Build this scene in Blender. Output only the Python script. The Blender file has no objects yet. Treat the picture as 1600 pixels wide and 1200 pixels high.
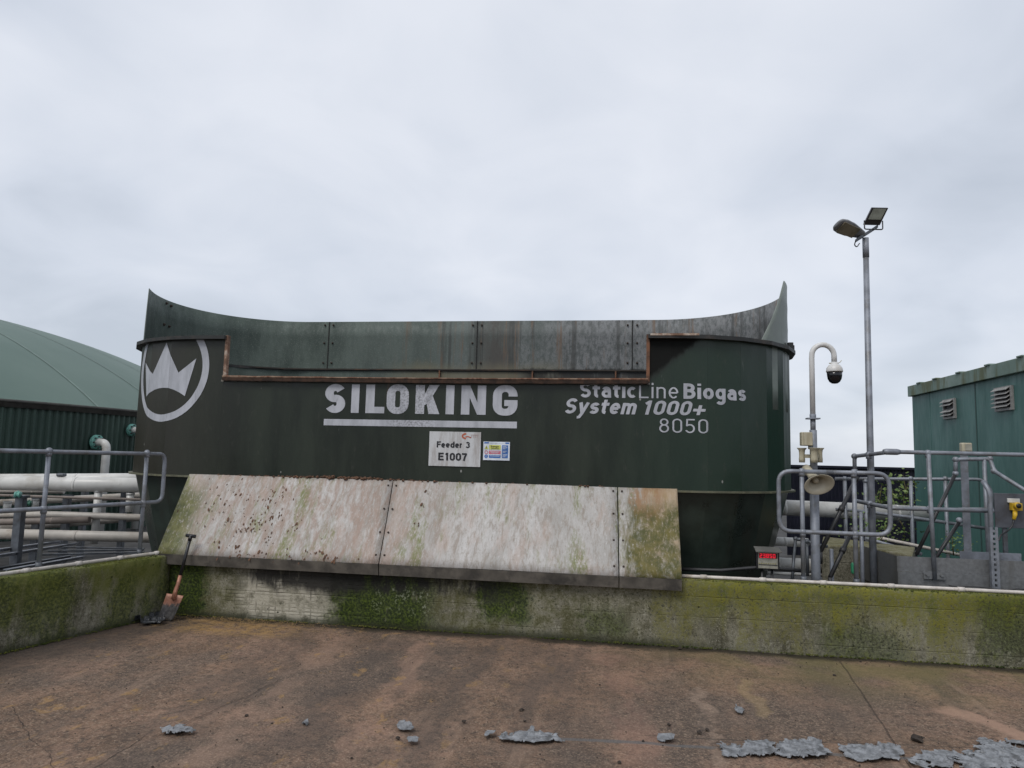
import bpy, bmesh, math, random
from mathutils import Vector, Matrix, noise as mnoise
random.seed(7)
SC = bpy.context.scene
COL = SC.collection
# ------------------------------------------------------------------ camera, sky, sun, exposure
F = 1109.0; HC = 1.75
PITCH = math.atan(115 / F); ROLL = math.radians(1.4)
cam = bpy.data.cameras.new('camera'); camo = bpy.data.objects.new('camera', cam); COL.objects.link(camo)
cam.sensor_width = 36; cam.lens = 36 * F / 1600; cam.clip_start = .05; cam.clip_end = 3000
CM = Matrix.Rotation(math.pi / 2 + PITCH, 3, 'X') @ Matrix.Rotation(ROLL, 3, 'Z')
camo.matrix_world = Matrix.Translation((0, 0, HC)) @ CM.to_4x4()
SC.camera = camo
SC.view_settings.view_transform = 'Standard'; SC.view_settings.look = 'None'
SC.view_settings.exposure = 0.18; SC.view_settings.gamma = 1.0

SUN_EL = math.radians(52); SUN_AZ = math.radians(215)          # azimuth clockwise from +Y
world = bpy.data.worlds.new('World'); SC.world = world; world.use_nodes = True
nt = world.node_tree; nt.nodes.clear()
def wn(t, **k):
    n = nt.nodes.new(t)
    for a, b in k.items(): setattr(n, a, b)
    return n
wo = wn('ShaderNodeOutputWorld'); bg1 = wn('ShaderNodeBackground'); bg2 = wn('ShaderNodeBackground'); add = wn('ShaderNodeMixShader')
sky = wn('ShaderNodeTexSky', sky_type='NISHITA', sun_disc=False, sun_elevation=SUN_EL, sun_rotation=SUN_AZ)
nt.links.new(sky.outputs[0], bg1.inputs[0]); bg1.inputs[1].default_value = .1
tc = wn('ShaderNodeTexCoord'); sx = wn('ShaderNodeSeparateXYZ'); nt.links.new(tc.outputs['Generated'], sx.inputs[0])
def wm(op, a, b):
    n = wn('ShaderNodeMath', operation=op)
    for i, v in enumerate((a, b)):
        if isinstance(v, (int, float)): n.inputs[i].default_value = v
        else: nt.links.new(v, n.inputs[i])
    return n.outputs[0]
den = wm('ADD', wm('MAXIMUM', sx.outputs[2], 0.0), .32)
cx = wn('ShaderNodeCombineXYZ'); nt.links.new(wm('DIVIDE', sx.outputs[0], den), cx.inputs[0]); nt.links.new(wm('DIVIDE', sx.outputs[1], den), cx.inputs[1])
cx.inputs[2].default_value = 8.3
def wnoise(s, d, dist=0.3):
    n = wn('ShaderNodeTexNoise'); n.inputs['Scale'].default_value = s; n.inputs['Detail'].default_value = d
    n.inputs['Roughness'].default_value = .5; n.inputs['Distortion'].default_value = dist
    nt.links.new(cx.outputs[0], n.inputs['Vector']); return n.outputs['Fac']
cl = wm('ADD', wm('MULTIPLY', wnoise(1.15, 3), .68), wm('MULTIPLY', wnoise(3.0, 5, .5), .32))
cl = wm('ADD', cl, wm('MULTIPLY', wm('SUBTRACT', sx.outputs[2], .3), .12))
rp = wn('ShaderNodeValToRGB'); nt.links.new(cl, rp.inputs[0])
rp.color_ramp.elements[0].position = .35; rp.color_ramp.elements[0].color = (.50, .545, .62, 1)
rp.color_ramp.elements[1].position = .62; rp.color_ramp.elements[1].color = (.735, .765, .83, 1)
e = rp.color_ramp.elements.new(.47); e.color = (.62, .662, .74, 1)
nt.links.new(rp.outputs[0], bg2.inputs[0]); bg2.inputs[1].default_value = 1.0
add.inputs[0].default_value = .9
nt.links.new(bg1.outputs[0], add.inputs[1]); nt.links.new(bg2.outputs[0], add.inputs[2]); nt.links.new(add.outputs[0], wo.inputs[0])
sl = bpy.data.lights.new('sun', 'SUN'); sl.energy = 1.5; sl.angle = math.radians(25); sl.color = (1, .97, .92)
so = bpy.data.objects.new('sun', sl); COL.objects.link(so)
sd = Vector((math.sin(SUN_AZ) * math.cos(SUN_EL), math.cos(SUN_AZ) * math.cos(SUN_EL), math.sin(SUN_EL)))
so.rotation_euler = sd.to_track_quat('Z', 'Y').to_euler(); so.location = sd * 30

# ------------------------------------------------------------------ coordinates: U along the wall, V away from it
YAW = math.radians(9.0)
U = Vector((math.cos(YAW), -math.sin(YAW), 0)); V = Vector((math.sin(YAW), math.cos(YAW), 0)); O = Vector((0, 0, HC))
W0 = Vector((-.581, 7.332, 0))
RZ = Matrix.Rotation(-YAW, 4, 'Z')
def P(u, v, z): return W0 + U * u + V * v + Vector((0, 0, z))
def ray(px, py): return CM @ Vector(((px - 800) / F, -(py - 600) / F, -1))
def hitp(px, py, pt, n):
    d = ray(px, py); return O + d * (((pt - O).dot(n)) / d.dot(n))
def onz(px, py, z=0): return hitp(px, py, Vector((0, 0, z)), Vector((0, 0, 1)))
def onv(px, py, v): return hitp(px, py, P(0, v, 0), V)
def onu(px, py, u): return hitp(px, py, P(u, 0, 0), U)
def ony(px, py, y): return hitp(px, py, Vector((0, y, 0)), Vector((0, 1, 0)))
def uvz(p): q = p - W0; return q.dot(U), q.dot(V), p.z
LD = Vector((.371, .929, 0)).normalized(); LN = Vector((-LD.y, LD.x, 0)); LP = Vector((-4.255, 6.191, 0))   # left yard wall
def onl(px, py, o): return hitp(px, py, LP + LN * o, LN)
def LPt(s, o, z): return LP + LD * s + LN * o + Vector((0, 0, z))

# ------------------------------------------------------------------ object helpers
MATX = {}
def props(o, label=None, cat=None, group=None, kind=None):
    for k, v in (('label', label), ('category', cat), ('group', group), ('kind', kind)):
        if v: o[k] = v
def thing(name, label, cat, base, group=None, rot=True):
    o = bpy.data.objects.new(name, None); COL.objects.link(o); o.empty_display_size = .2
    o.location = base
    if rot: o.rotation_euler = (0, 0, -YAW)
    MATX[o] = Matrix.Translation(base) @ (RZ if rot else Matrix.Identity(4))
    props(o, label, cat, group); return o
class MB:
    def __init__(s): s.v = []; s.f = []; s.smooth = []
    def add(s, vs, fs, smooth=False):
        b = len(s.v); s.v += [Vector(x) for x in vs]
        for f in fs: s.f.append([i + b for i in f]); s.smooth.append(smooth)
        return s
    def hexa(s, p):      # 8 points: 4 bottom ccw, 4 top ccw
        return s.add(p, [(3, 2, 1, 0), (4, 5, 6, 7), (0, 1, 5, 4), (1, 2, 6, 5), (2, 3, 7, 6), (3, 0, 4, 7)])
    def boxu(s, u0, u1, v0, v1, z0, z1):
        return s.hexa([P(u0, v0, z0), P(u1, v0, z0), P(u1, v1, z0), P(u0, v1, z0), P(u0, v0, z1), P(u1, v0, z1), P(u1, v1, z1), P(u0, v1, z1)])
    def boxc(s, c, ax, ay, az):   # centre and three half-axis vectors
        c = Vector(c)
        q = [c - ax - ay - az, c + ax - ay - az, c + ax + ay - az, c - ax + ay - az, c - ax - ay + az, c + ax - ay + az, c + ax + ay + az, c - ax + ay + az]
        return s.hexa(q)
    def prism(s, poly, d):        # planar polygon extruded by d
        n = len(poly); poly = [Vector(p) for p in poly]; d = Vector(d)
        return s.add(poly + [p + d for p in poly], [tuple(range(n))[::-1], tuple(range(n, 2 * n))] + [(i, (i + 1) % n, n + (i + 1) % n, n + i) for i in range(n)])
    def tube(s, pts, r, n=10, fillet=0, caps=True):
        pts = [Vector(p) for p in pts]
        if fillet and len(pts) > 2:
            q = [pts[0]]
            for a, b, c in zip(pts, pts[1:], pts[2:]):
                f = min(fillet, (a - b).length * .48, (c - b).length * .48)
                p0 = b + (a - b).normalized() * f; p2 = b + (c - b).normalized() * f
                for k in range(7):
                    t = k / 6; q.append(p0 * (1 - t) ** 2 + b * 2 * t * (1 - t) + p2 * t * t)
            q.append(pts[-1]); pts = q
        rr = r if isinstance(r, (list, tuple)) else [r] * len(pts)
        t0 = (pts[1] - pts[0]).normalized(); up = Vector((0, 0, 1)) if abs(t0.z) < .9 else Vector((1, 0, 0))
        x = t0.cross(up).normalized(); vs = []
        for i, p in enumerate(pts):
            a = pts[max(i - 1, 0)]; b = pts[min(i + 1, len(pts) - 1)]; t = (b - a).normalized()
            x = (x - t * x.dot(t)).normalized(); y = t.cross(x)
            for k in range(n):
                an = 2 * math.pi * k / n; vs.append(p + (x * math.cos(an) + y * math.sin(an)) * rr[i])
        fs = []
        for i in range(len(pts) - 1):
            for k in range(n):
                k2 = (k + 1) % n; fs.append((i * n + k, i * n + k2, (i + 1) * n + k2, (i + 1) * n + k))
        s.add(vs, fs, True)
        if caps:
            b = len(s.v) - len(vs)
            s.f.append([b + k for k in range(n)][::-1]); s.smooth.append(False)
            s.f.append([b + (len(pts) - 1) * n + k for k in range(n)]); s.smooth.append(False)
        return s
    def lathe(s, prof, c, ax, n=20, sx=1.0, sy=1.0, xdir=None):    # prof [(r, h)] along ax
        c = Vector(c); ax = Vector(ax).normalized()
        x = Vector(xdir) if xdir else ax.orthogonal()
        x = (x - ax * x.dot(ax)).normalized(); y = ax.cross(x); vs = []
        for r, h in prof:
            for k in range(n):
                a = 2 * math.pi * k / n; vs.append(c + ax * h + x * math.cos(a) * r * sx + y * math.sin(a) * r * sy)
        fs = []
        for i in range(len(prof) - 1):
            for k in range(n):
                k2 = (k + 1) % n; fs.append((i * n + k, i * n + k2, (i + 1) * n + k2, (i + 1) * n + k))
        return s.add(vs, fs, True)
    def ball(s, c, r, n=10):
        return s.lathe([(r * math.sin(math.pi * i / 8) + 1e-5, -r * math.cos(math.pi * i / 8)) for i in range(9)], c, (0, 0, 1), n)
    def build(s, name, mat, parent=None, base=None, rot=False, bevel=0, solid=0, label=None, autos=False):
        if parent is not None: M = MATX[parent]
        else:
            M = Matrix.Translation(base if base is not None else Vector()) @ (RZ if rot else Matrix.Identity(4))
        I = M.inverted()
        me = bpy.data.meshes.new(name); me.from_pydata([I @ v for v in s.v], [], s.f)
        me.polygons.foreach_set('use_smooth', s.smooth)
        me.validate(); me.update()
        bm = bmesh.new(); bm.from_mesh(me); bmesh.ops.recalc_face_normals(bm, faces=bm.faces); bm.to_mesh(me); bm.free()
        me.materials.append(mat)
        o = bpy.data.objects.new(name, me); COL.objects.link(o); MATX[o] = M
        if parent is not None: o.parent = parent
        else:
            o.location = M.to_translation()
            if rot: o.rotation_euler = (0, 0, -YAW)
        if solid:
            m = o.modifiers.new('solid', 'SOLIDIFY'); m.thickness = solid; m.offset = 0
        if bevel:
            m = o.modifiers.new('bevel', 'BEVEL'); m.width = bevel; m.segments = 2; m.limit_method = 'ANGLE'; m.angle_limit = math.radians(40)
        if label: o['label'] = label
        return o

# ------------------------------------------------------------------ material helper
class Mt:
    def __init__(s, name, rough=.6, metal=0.0, spec=.5):
        s.m = bpy.data.materials.new(name); s.m.use_nodes = True; s.t = s.m.node_tree; s.t.nodes.clear()
        s.out = s.n('ShaderNodeOutputMaterial'); s.b = s.n('ShaderNodeBsdfPrincipled'); s.t.links.new(s.b.outputs[0], s.out.inputs[0])
        s.b.inputs['Roughness'].default_value = rough; s.b.inputs['Metallic'].default_value = metal
        s.b.inputs['Specular IOR Level'].default_value = spec
        s.co = s.n('ShaderNodeTexCoord').outputs['Object']
        q = s.n('ShaderNodeSeparateXYZ'); s.t.links.new(s.co, q.inputs[0]); s.x, s.y, s.z = q.outputs
    def n(s, t, **k):
        a = s.t.nodes.new(t)
        for i, j in k.items(): setattr(a, i, j)
        return a
    def put(s, sock, v):
        if isinstance(v, bpy.types.NodeSocket): s.t.links.new(v, sock)
        elif isinstance(v, (tuple, list)) and len(v) == 3 and len(sock.default_value) == 4: sock.default_value = (*v, 1)
        else: sock.default_value = v
    def vec(s, a=1, b=1, c=1, src=None, off=(0, 0, 0)):
        m = s.n('ShaderNodeMapping'); s.t.links.new(src or s.co, m.inputs[0]); m.inputs['Scale'].default_value = (a, b, c); m.inputs['Location'].default_value = off
        return m.outputs[0]
    def noise(s, sc, d=4, r=.55, v=None, dist=0.0):
        a = s.n('ShaderNodeTexNoise'); s.t.links.new(v or s.co, a.inputs['Vector'])
        for k, w in (('Scale', sc), ('Detail', d), ('Roughness', r), ('Distortion', dist)): a.inputs[k].default_value = w
        return a.outputs['Fac']
    def vor(s, sc, v=None, feature='F1', rnd=1.0):
        a = s.n('ShaderNodeTexVoronoi', feature=feature); s.t.links.new(v or s.co, a.inputs['Vector']); a.inputs['Scale'].default_value = sc; a.inputs['Randomness'].default_value = rnd
        return a.outputs['Distance']
    def m_(s, op, a, b=0.0, clamp=False):
        q = s.n('ShaderNodeMath', operation=op, use_clamp=clamp); s.put(q.inputs[0], a); s.put(q.inputs[1], b); return q.outputs[0]
    def mul(s, *a):
        r = a[0]
        for b in a[1:]: r = s.m_('MULTIPLY', r, b)
        return r
    def addm(s, *a):
        r = a[0]
        for b in a[1:]: r = s.m_('ADD', r, b)
        return r
    def ss(s, x, a, b, lo=0.0, hi=1.0):
        q = s.n('ShaderNodeMapRange', interpolation_type='SMOOTHSTEP'); s.put(q.inputs['Value'], x)
        if a > b: a, b, lo, hi = b, a, hi, lo
        for k, w in (('From Min', a), ('From Max', b), ('To Min', lo), ('To Max', hi)): q.inputs[k].default_value = w
        return q.outputs['Result']
    def zone(s, x, c, w, soft=.5):      # 1 inside |x-c|<w*(1-soft), 0 outside w
        return s.ss(s.m_('ABSOLUTE', s.m_('SUBTRACT', x, c)), w, w * (1 - soft))
    def mix(s, f, a, b):
        q = s.n('ShaderNodeMix', data_type='RGBA'); s.put(q.inputs[0], f); s.put(q.inputs[6], a); s.put(q.inputs[7], b); return q.outputs[2]
    def line(s, p, q, w, wob=.0, wsc=2.0):  # thin line in x,y
        dx, dy = q[0] - p[0], q[1] - p[1]; L = math.hypot(dx, dy); nx, ny = -dy / L, dx / L
        d = s.addm(s.mul(s.x, nx), s.mul(s.y, ny), -(p[0] * nx + p[1] * ny))
        if wob: d = s.addm(d, s.mul(s.m_('SUBTRACT', s.noise(wsc, 4), .5), wob))
        t = s.addm(s.mul(s.x, dx / L), s.mul(s.y, dy / L), -(p[0] * dx + p[1] * dy) / L)
        return s.mul(s.ss(s.m_('ABSOLUTE', d), w, w * .4), s.ss(t, -.05, .05), s.ss(t, L + .05, L - .05))
    def fin(s, col, rough=None, h=None, strength=.3, dist=.02):
        s.put(s.b.inputs['Base Color'], col)
        if rough is not None: s.put(s.b.inputs['Roughness'], rough)
        if h is not None:
            q = s.n('ShaderNodeBump'); q.inputs['Strength'].default_value = strength; q.inputs['Distance'].default_value = dist
            s.put(q.inputs['Height'], h); s.t.links.new(q.outputs[0], s.b.inputs['Normal'])
        return s.m
def plain(name, col, rough=.5, metal=0.0, var=.25, sc=6.0, dirt=None, dsc=3.0, streak=False, damt=.8, spec=.5, bump=.1):
    k = Mt(name, rough, metal, spec)
    n = k.noise(sc, 5, .6); c = k.mix(k.ss(n, .3, .7), tuple(x * (1 - var) for x in col), tuple(min(x * (1 + var), 1) for x in col))
    if dirt:
        v = k.vec(1, 1, .15) if streak else None
        c = k.mix(k.mul(k.ss(k.noise(dsc, 6, .65, v), .48, .68), damt), c, dirt)
    return k.fin(c, k.ss(n, .2, .8, max(rough - .1, .05), min(rough + .12, 1)), n, bump, .01)

# ---- ground
k = Mt('yard_concrete', .85, 0, .3)
big = k.noise(.55, 5, .6, k.vec(off=(3, 1, 0))); mid = k.noise(2.2, 6, .65, k.vec(1, .7, 1), .4); fine = k.noise(16, 5, .7); vf = k.noise(70, 3, .7)
c = k.mix(k.ss(mid, .36, .66), (.118, .075, .050), (.235, .145, .096))
c = k.mix(k.mul(k.ss(big, .48, .60), .72), c, (.098, .076, .062))
c = k.mix(k.mul(k.ss(k.noise(1.1, 5, .6, k.vec(off=(9, 4, 0))), .5, .66), .6), c, (.245, .150, .105))
c = k.mix(k.mul(k.ss(fine, .44, .66), .75), c, (.060, .046, .037)); c = k.mix(k.mul(k.ss(k.noise(28, 4, .7), .56, .68), .5), c, (.29, .185, .13))
c = k.mix(k.mul(k.ss(vf, .54, .66), .8), c, (.29, .22, .16)); c = k.mix(k.mul(k.ss(k.noise(46, 3, .6, k.vec(off=(1, 5, 0))), .58, .68), .6), c, (.28, .20, .135))
c = k.mix(k.mul(k.ss(vf, .46, .36), .7), c, (.045, .034, .028))
speck = k.vor(38); c = k.mix(k.mul(k.ss(speck, .11, .05), .6), c, (.42, .37, .32))
speck2 = k.vor(17, k.vec(off=(2.3, .7, 0))); c = k.mix(k.mul(k.ss(speck2, .09, .04), .7), c, (.035, .028, .024))
# tyre tracks running out from the chute and across the yard
tr = k.noise(1.0, 5, .6, k.vec(2.6, .35, 1)); c = k.mix(k.mul(k.ss(tr, .52, .66), .42), c, (.072, .058, .049))
tr2 = k.noise(1.0, 5, .6, k.vec(5, .6, 1, off=(7, 3, 0))); c = k.mix(k.mul(k.ss(tr2, .56, .70), .38), c, (.31, .21, .15))
def guv(px, py): u, v, z = uvz(onz(px, py)); return (u, v)
brk = k.ss(k.noise(1.6, 6, .7, k.vec(1.4, .8, 1, off=(2, 8, 0))), .36, .56)
for a_, b_, w_, am, cl_ in ((( 190, 1200), (480, 985), .30, .6, (.070, .055, .046)), ((300, 1200), (545, 992), .16, .5, (.30, .195, .14)), ((420, 1200), (620, 1000), .30, .65, (.062, .050, .043)), ((530, 1200), (672, 1002), .14, .5, (.31, .19, .135)),
        ((640, 1200), (740, 1010), .34, .6, (.066, .053, .045)), ((860, 1200), (850, 1010), .5, .5, (.072, .056, .047)), ((1010, 1200), (960, 1020), .22, .45, (.27, .155, .115)), ((1130, 1200), (1085, 1070), .05, .5, (.33, .24, .18)), ((1190, 1120), (1165, 1060), .10, .5, (.32, .23, .12)), ((1420, 1200), (1250, 1040), .35, .4, (.085, .066, .05))):
    c = k.mix(k.mul(k.line(guv(*a_), guv(*b_), w_, .55, 2.2), brk, am * .72), c, cl_)
c = k.mix(k.mul(k.line(guv(1470, 1105), guv(1640, 1160), .12, .3, 2), .7), c, (.33, .21, .15))
# straw below the chute, small ochre patches
st = k.mul(k.zone(k.x, -2.15, 1.0, .7), k.zone(k.y, -.35, .42, .7), k.ss(k.noise(9, 6, .75), .40, .58))
c = k.mix(k.mul(st, .85), c, (.31, .19, .075))
och = k.mul(k.ss(k.noise(3.3, 4, .6, k.vec(1.5, .75, 1, off=(1.7, 0, 0))), .60, .67), k.ss(k.x, 1.8, -.2), k.ss(fine, .40, .54))
c = k.mix(k.mul(och, .55), c, (.34, .205, .085))
# green film along the right part of the wall
gr = k.mul(k.ss(k.y, -1.6, -.1), k.ss(k.x, 1.2, 3.6), k.ss(k.noise(1.6, 5), .33, .6)); c = k.mix(k.mul(gr, .65), c, (.15, .13, .05))
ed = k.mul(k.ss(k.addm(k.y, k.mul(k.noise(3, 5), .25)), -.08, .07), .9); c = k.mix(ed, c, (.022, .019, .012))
def guv(px, py): u, v, z = uvz(onz(px, py)); return (u, v)
cr = k.line(guv(1312, 1032), guv(1425, 1200), .008, .03, 3)
cr = k.m_('MAXIMUM', cr, k.line(guv(15, 1105), guv(90, 1200), .003, .16, 2)); cr = k.m_('MAXIMUM', cr, k.line(guv(150, 1198), guv(225, 1150), .008, .1, 3))
cr = k.m_('MAXIMUM', cr, k.mul(k.line(guv(445, 1060), guv(250, 1150), .02, .12, 3), .5))
c = k.mix(k.mul(cr, .5), c, (.025, .02, .017))
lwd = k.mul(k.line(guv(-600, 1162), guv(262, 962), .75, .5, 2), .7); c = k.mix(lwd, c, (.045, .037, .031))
jn = k.mul(k.line(guv(790, 1148), guv(1640, 1196), .032, .05, 4), k.ss(k.noise(5, 4), .35, .5)); c = k.mix(k.mul(jn, .75), c, (.105, .105, .105))
jn2 = k.line(guv(1000, 1148), guv(1640, 1170), .008, .06, 3); c = k.mix(k.mul(jn2, .7), c, (.035, .03, .026))
wet = k.ss(big, .45, .65)
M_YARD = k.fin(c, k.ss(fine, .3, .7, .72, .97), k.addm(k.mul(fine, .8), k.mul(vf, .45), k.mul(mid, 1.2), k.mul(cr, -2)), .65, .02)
M_EARTH = plain('dark_gravel', (.035, .034, .033), .95, 0, .5, 4)

# ---- concrete walls
def concrete(name, zones):
    k = Mt(name, .85, 0, .3)
    v = k.vec(1, 1, .30); n1 = k.noise(2.0, 6, .65, v); n2 = k.noise(7, 6, .7); n3 = k.noise(42, 4, .7); hs = k.noise(3, 5, .6, k.vec(.3, .3, 5))
    c = k.mix(k.ss(n1, .32, .66), (.095, .088, .060), (.235, .22, .165))
    c = k.mix(k.mul(k.ss(n2, .48, .62), .7), c, (.055, .050, .030)); c = k.mix(k.mul(k.ss(k.noise(12, 6, .75, k.vec(1, 1, .5)), .54, .64), .65), c, (.29, .275, .215)); c = k.mix(k.mul(k.ss(n3, .54, .72), .55), c, (.35, .33, .27))
    c = k.mix(k.mul(k.ss(n3, .46, .33), .8), c, (.045, .042, .028)); n4 = k.noise(95, 3, .7); c = k.mix(k.mul(k.ss(n4, .56, .70), .55), c, (.40, .38, .31)); c = k.mix(k.mul(k.ss(n4, .44, .32), .6), c, (.03, .03, .02))
    # board marks
    bd = k.m_('ABSOLUTE', k.m_('SUBTRACT', k.m_('FRACT', k.mul(k.z, 5.3)), .5)); bdm = k.mul(k.ss(bd, .035, .0), k.ss(hs, .4, .6)); c = k.mix(k.mul(bdm, .22), c, (.04, .038, .028))
    c, extra = zones(k, c, n1, n2, n3, hs)
    # black pits
    pv = k.vor(6.5, k.vec(1, 1, 1.3)); pit = k.mul(k.ss(k.addm(pv, k.mul(n2, .16)), .17, .11), k.ss(k.noise(1.4, 3), .46, .6)); c = k.mix(k.mul(pit, .9), c, (.014, .016, .008))
    h = k.addm(n2, k.mul(n3, .5), k.mul(pit, -1.2), k.mul(bdm, -.5), extra)
    return k.fin(c, k.ss(n2, .3, .7, .75, .95), h, .55, .02)
def zfront(k, c, n1, n2, n3, hs):
    wob = k.addm(k.mul(k.m_('SUBTRACT', n2, .5), .55), k.x); wz = k.addm(k.mul(k.m_('SUBTRACT', n1, .5), .5), k.z)
    # yellow green film over the right of the wall, strongest near its top
    yg = k.mul(k.ss(n3, .30, .52), k.ss(wob, 1.7, 2.7), k.ss(k.addm(wz, k.mul(k.m_('SUBTRACT', k.noise(5, 5, .7, k.vec(1, 1, .25)), .5), .9)), .10, .55)); c = k.mix(k.mul(yg, .9), c, k.mix(k.ss(n2, .35, .65), (.075, .085, .007), (.165, .158, .018)))
    yg2 = k.mul(k.ss(wob, 1.4, 2.2), k.ss(k.noise(4, 6, .7, k.vec(1, 1, .4)), .45, .6)); c = k.mix(k.mul(yg2, k.ss(n3, .36, .56), .65), c, (.125, .118, .020))
    spk = k.mul(k.ss(n3, .47, .36), k.ss(k.noise(2.2, 4), .4, .6)); c = k.mix(k.mul(spk, .75), c, (.03, .032, .014))
    gz = k.mul(k.ss(n2, .36, .58), k.ss(wob, 2.6, .6)); c = k.mix(k.mul(gz, .5), c, (.085, .085, .022))
    # pale rendered patch with the mesh print
    pl = k.mul(k.zone(wob, -1.72, .62, .35), k.ss(wz, .60, .42))
    c = k.mix(k.mul(pl, k.ss(n2, .34, .55), .85), c, (.45, .42, .345))
    g1 = k.ss(k.m_('ABSOLUTE', k.m_('SUBTRACT', k.m_('FRACT', k.mul(k.addm(k.x, k.mul(n1, .09)), 13)), .5)), .16, .03)
    g2 = k.ss(k.m_('ABSOLUTE', k.m_('SUBTRACT', k.m_('FRACT', k.mul(k.addm(k.z, k.mul(n1, .05)), 27)), .5)), .2, .05)
    grd = k.mul(k.m_('MAXIMUM', k.mul(g1, k.ss(k.noise(5, 4), .45, .6)), k.mul(g2, k.ss(k.noise(4, 4, .6, k.vec(off=(5, 0, 3))), .4, .58))), k.zone(wob, -1.6, 1.2, .5), k.ss(n2, .42, .58)); c = k.mix(k.mul(grd, .6), c, (.055, .05, .035))
    # deep green moss
    def moss(cx, w, zt, zb, a=.92):
        nonlocal c
        m = k.mul(k.zone(wob, cx, w, .45), k.ss(wz, zt + .1, zt - .08), k.ss(wz, zb - .05, zb + .12), k.ss(k.noise(6, 6, .7, k.vec(1, 1, .35, off=(cx, 0, 0))), .28, .42))
        c = k.mix(k.mul(m, a), c, k.mix(k.ss(n3, .4, .65), (.009, .018, .002), (.060, .088, .008)))
    moss(-.72, .68, .62, -.1, .95); moss(.55, .33, .58, .12, .9); moss(-2.93, .36, .66, -.1, .95); moss(1.55, .3, .3, .0, .55); moss(3.9, .5, .25, -.1, .5); moss(5.2, .4, .6, .0, .55)
    lich = k.mul(k.zone(wob, -.42, .35, .4), k.zone(k.z, .3, .2, .5), k.ss(n3, .5, .58), k.ss(n2, .48, .56)); c = k.mix(k.mul(lich, .4), c, (.38, .39, .34))
    # black run off below the lip of the chute
    bl = k.mul(k.ss(wz, .28, .40), k.ss(wob, -2.6, -2.0), k.ss(wob, .9, .2), k.ss(k.noise(3.4, 6, .7, k.vec(1, 1, .3, off=(2, 0, 0))), .33, .5)); c = k.mix(k.mul(bl, .95), c, (.014, .013, .012))
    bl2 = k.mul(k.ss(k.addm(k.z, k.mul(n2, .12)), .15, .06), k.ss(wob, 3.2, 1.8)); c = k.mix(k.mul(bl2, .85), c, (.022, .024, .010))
    return c, k.mul(grd, -.35)
def zleft(k, c, n1, n2, n3, hs):
    wz = k.addm(k.mul(k.m_('SUBTRACT', n1, .5), .45), k.z)
    a = k.mul(k.ss(k.noise(3, 6, .65, k.vec(1, 1, .35)), .34, .55), k.ss(wz, .12, .5)); c = k.mix(k.mul(a, .82), c, (.110, .122, .018))
    b = k.mul(k.ss(k.noise(2.6, 6, .65, k.vec(1, 1, .5, off=(3, 3, 0))), .42, .56)); c = k.mix(k.mul(b, .75), c, k.mix(k.ss(n3, .4, .65), (.028, .042, .007), (.115, .130, .020)))
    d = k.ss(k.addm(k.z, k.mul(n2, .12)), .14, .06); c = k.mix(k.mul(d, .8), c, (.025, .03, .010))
    t = k.mul(k.ss(k.z, .62, .66), k.ss(n2, .33, .5)); c = k.mix(k.mul(t, .85), c, (.17, .17, .03))
    return c, 0.0
M_WALL = concrete('wall_concrete_front', zfront); M_WALLL = concrete('wall_concrete_side', zleft)
def zblock(k, c, n1, n2, n3, hs):
    t = k.mul(k.ss(k.z, .80, .9), k.ss(n2, .3, .5)); c = k.mix(k.mul(t, .9), c, (.13, .12, .022)); return c, 0.0
M_BLOCK = concrete('block_concrete', zblock)

# ---- feeder paint, weathered sheet, chute lining
k = Mt('dark_green_paint', .33, 0, .4)
n1 = k.noise(1.6, 6, .6, k.vec(1.6, 1.6, .35)); n2 = k.noise(14, 5, .7, k.vec(1, 1, .4)); n3 = k.noise(60, 3, .6)
lf = k.ss(k.x, -1.6, -3.9); rt = k.ss(k.x, 1.6, 3.4)
c = k.mix(k.ss(n1, .35, .65), (.0085, .0125, .0075), (.018, .025, .016))
c = k.mix(k.mul(lf, .85), c, (.029, .025, .018)); c = k.mix(k.mul(rt, .7), c, (.014, .034, .022))
c = k.mix(k.mul(k.ss(n2, .55, .75), .35), c, (.05, .05, .04))
sc_ = k.mul(k.ss(k.noise(5, 6, .75, k.vec(1, 1, .18, off=(3, 0, 1))), .68, .74), .5); c = k.mix(sc_, c, (.10, .11, .10))
chip = k.ss(k.vor(3.2, k.vec(1, 1, .6)), .035, .022); c = k.mix(k.mul(chip, .8), c, (.3, .3, .28))
rs = k.mul(k.ss(k.noise(7, 6, .7, k.vec(1, 1, .07)), .64, .72), k.ss(k.z, 2.2, 2.62)); c = k.mix(k.mul(rs, .5), c, (.10, .055, .03))
dark_tri = k.mul(k.ss(k.addm(k.z, k.mul(k.x, -.81), k.mul(k.m_('SUBTRACT', n2, .5), .12)), .565, .68), k.ss(k.x, 2.3, 2.5), k.ss(k.y, 1.2, .2)); c = k.mix(k.mul(dark_tri, .95), c, (.0015, .0015, .0015))  # near-black, rougher triangle on the shell right of the notch
wl = k.m_('MAXIMUM', k.zone(k.x, 2.52, .016, .6), k.m_('MAXIMUM', k.zone(k.x, -2.4, .012, .6), k.zone(k.x, .1, .010, .6)))
M_PAINT = k.fin(c, k.m_('MAXIMUM', k.ss(n1, .3, .7, .30, .5), k.mul(dark_tri, .95)), k.addm(k.mul(n1, 1.4), k.mul(n2, .3), k.mul(wl, .25)), .2, .02)
M_TUB = plain('dark_tub_paint', (.024, .034, .027), .32, 0, .35, 3, (.03, .028, .022), 4, True, .5)
k = Mt('weathered_sheet', .6, 0, .4)
v = k.vec(1, 1, .3); n1 = k.noise(2.2, 6, .65, v); n2 = k.noise(17, 5, .75, k.vec(1, 1, .55)); n3 = k.noise(75, 3, .65)
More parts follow.
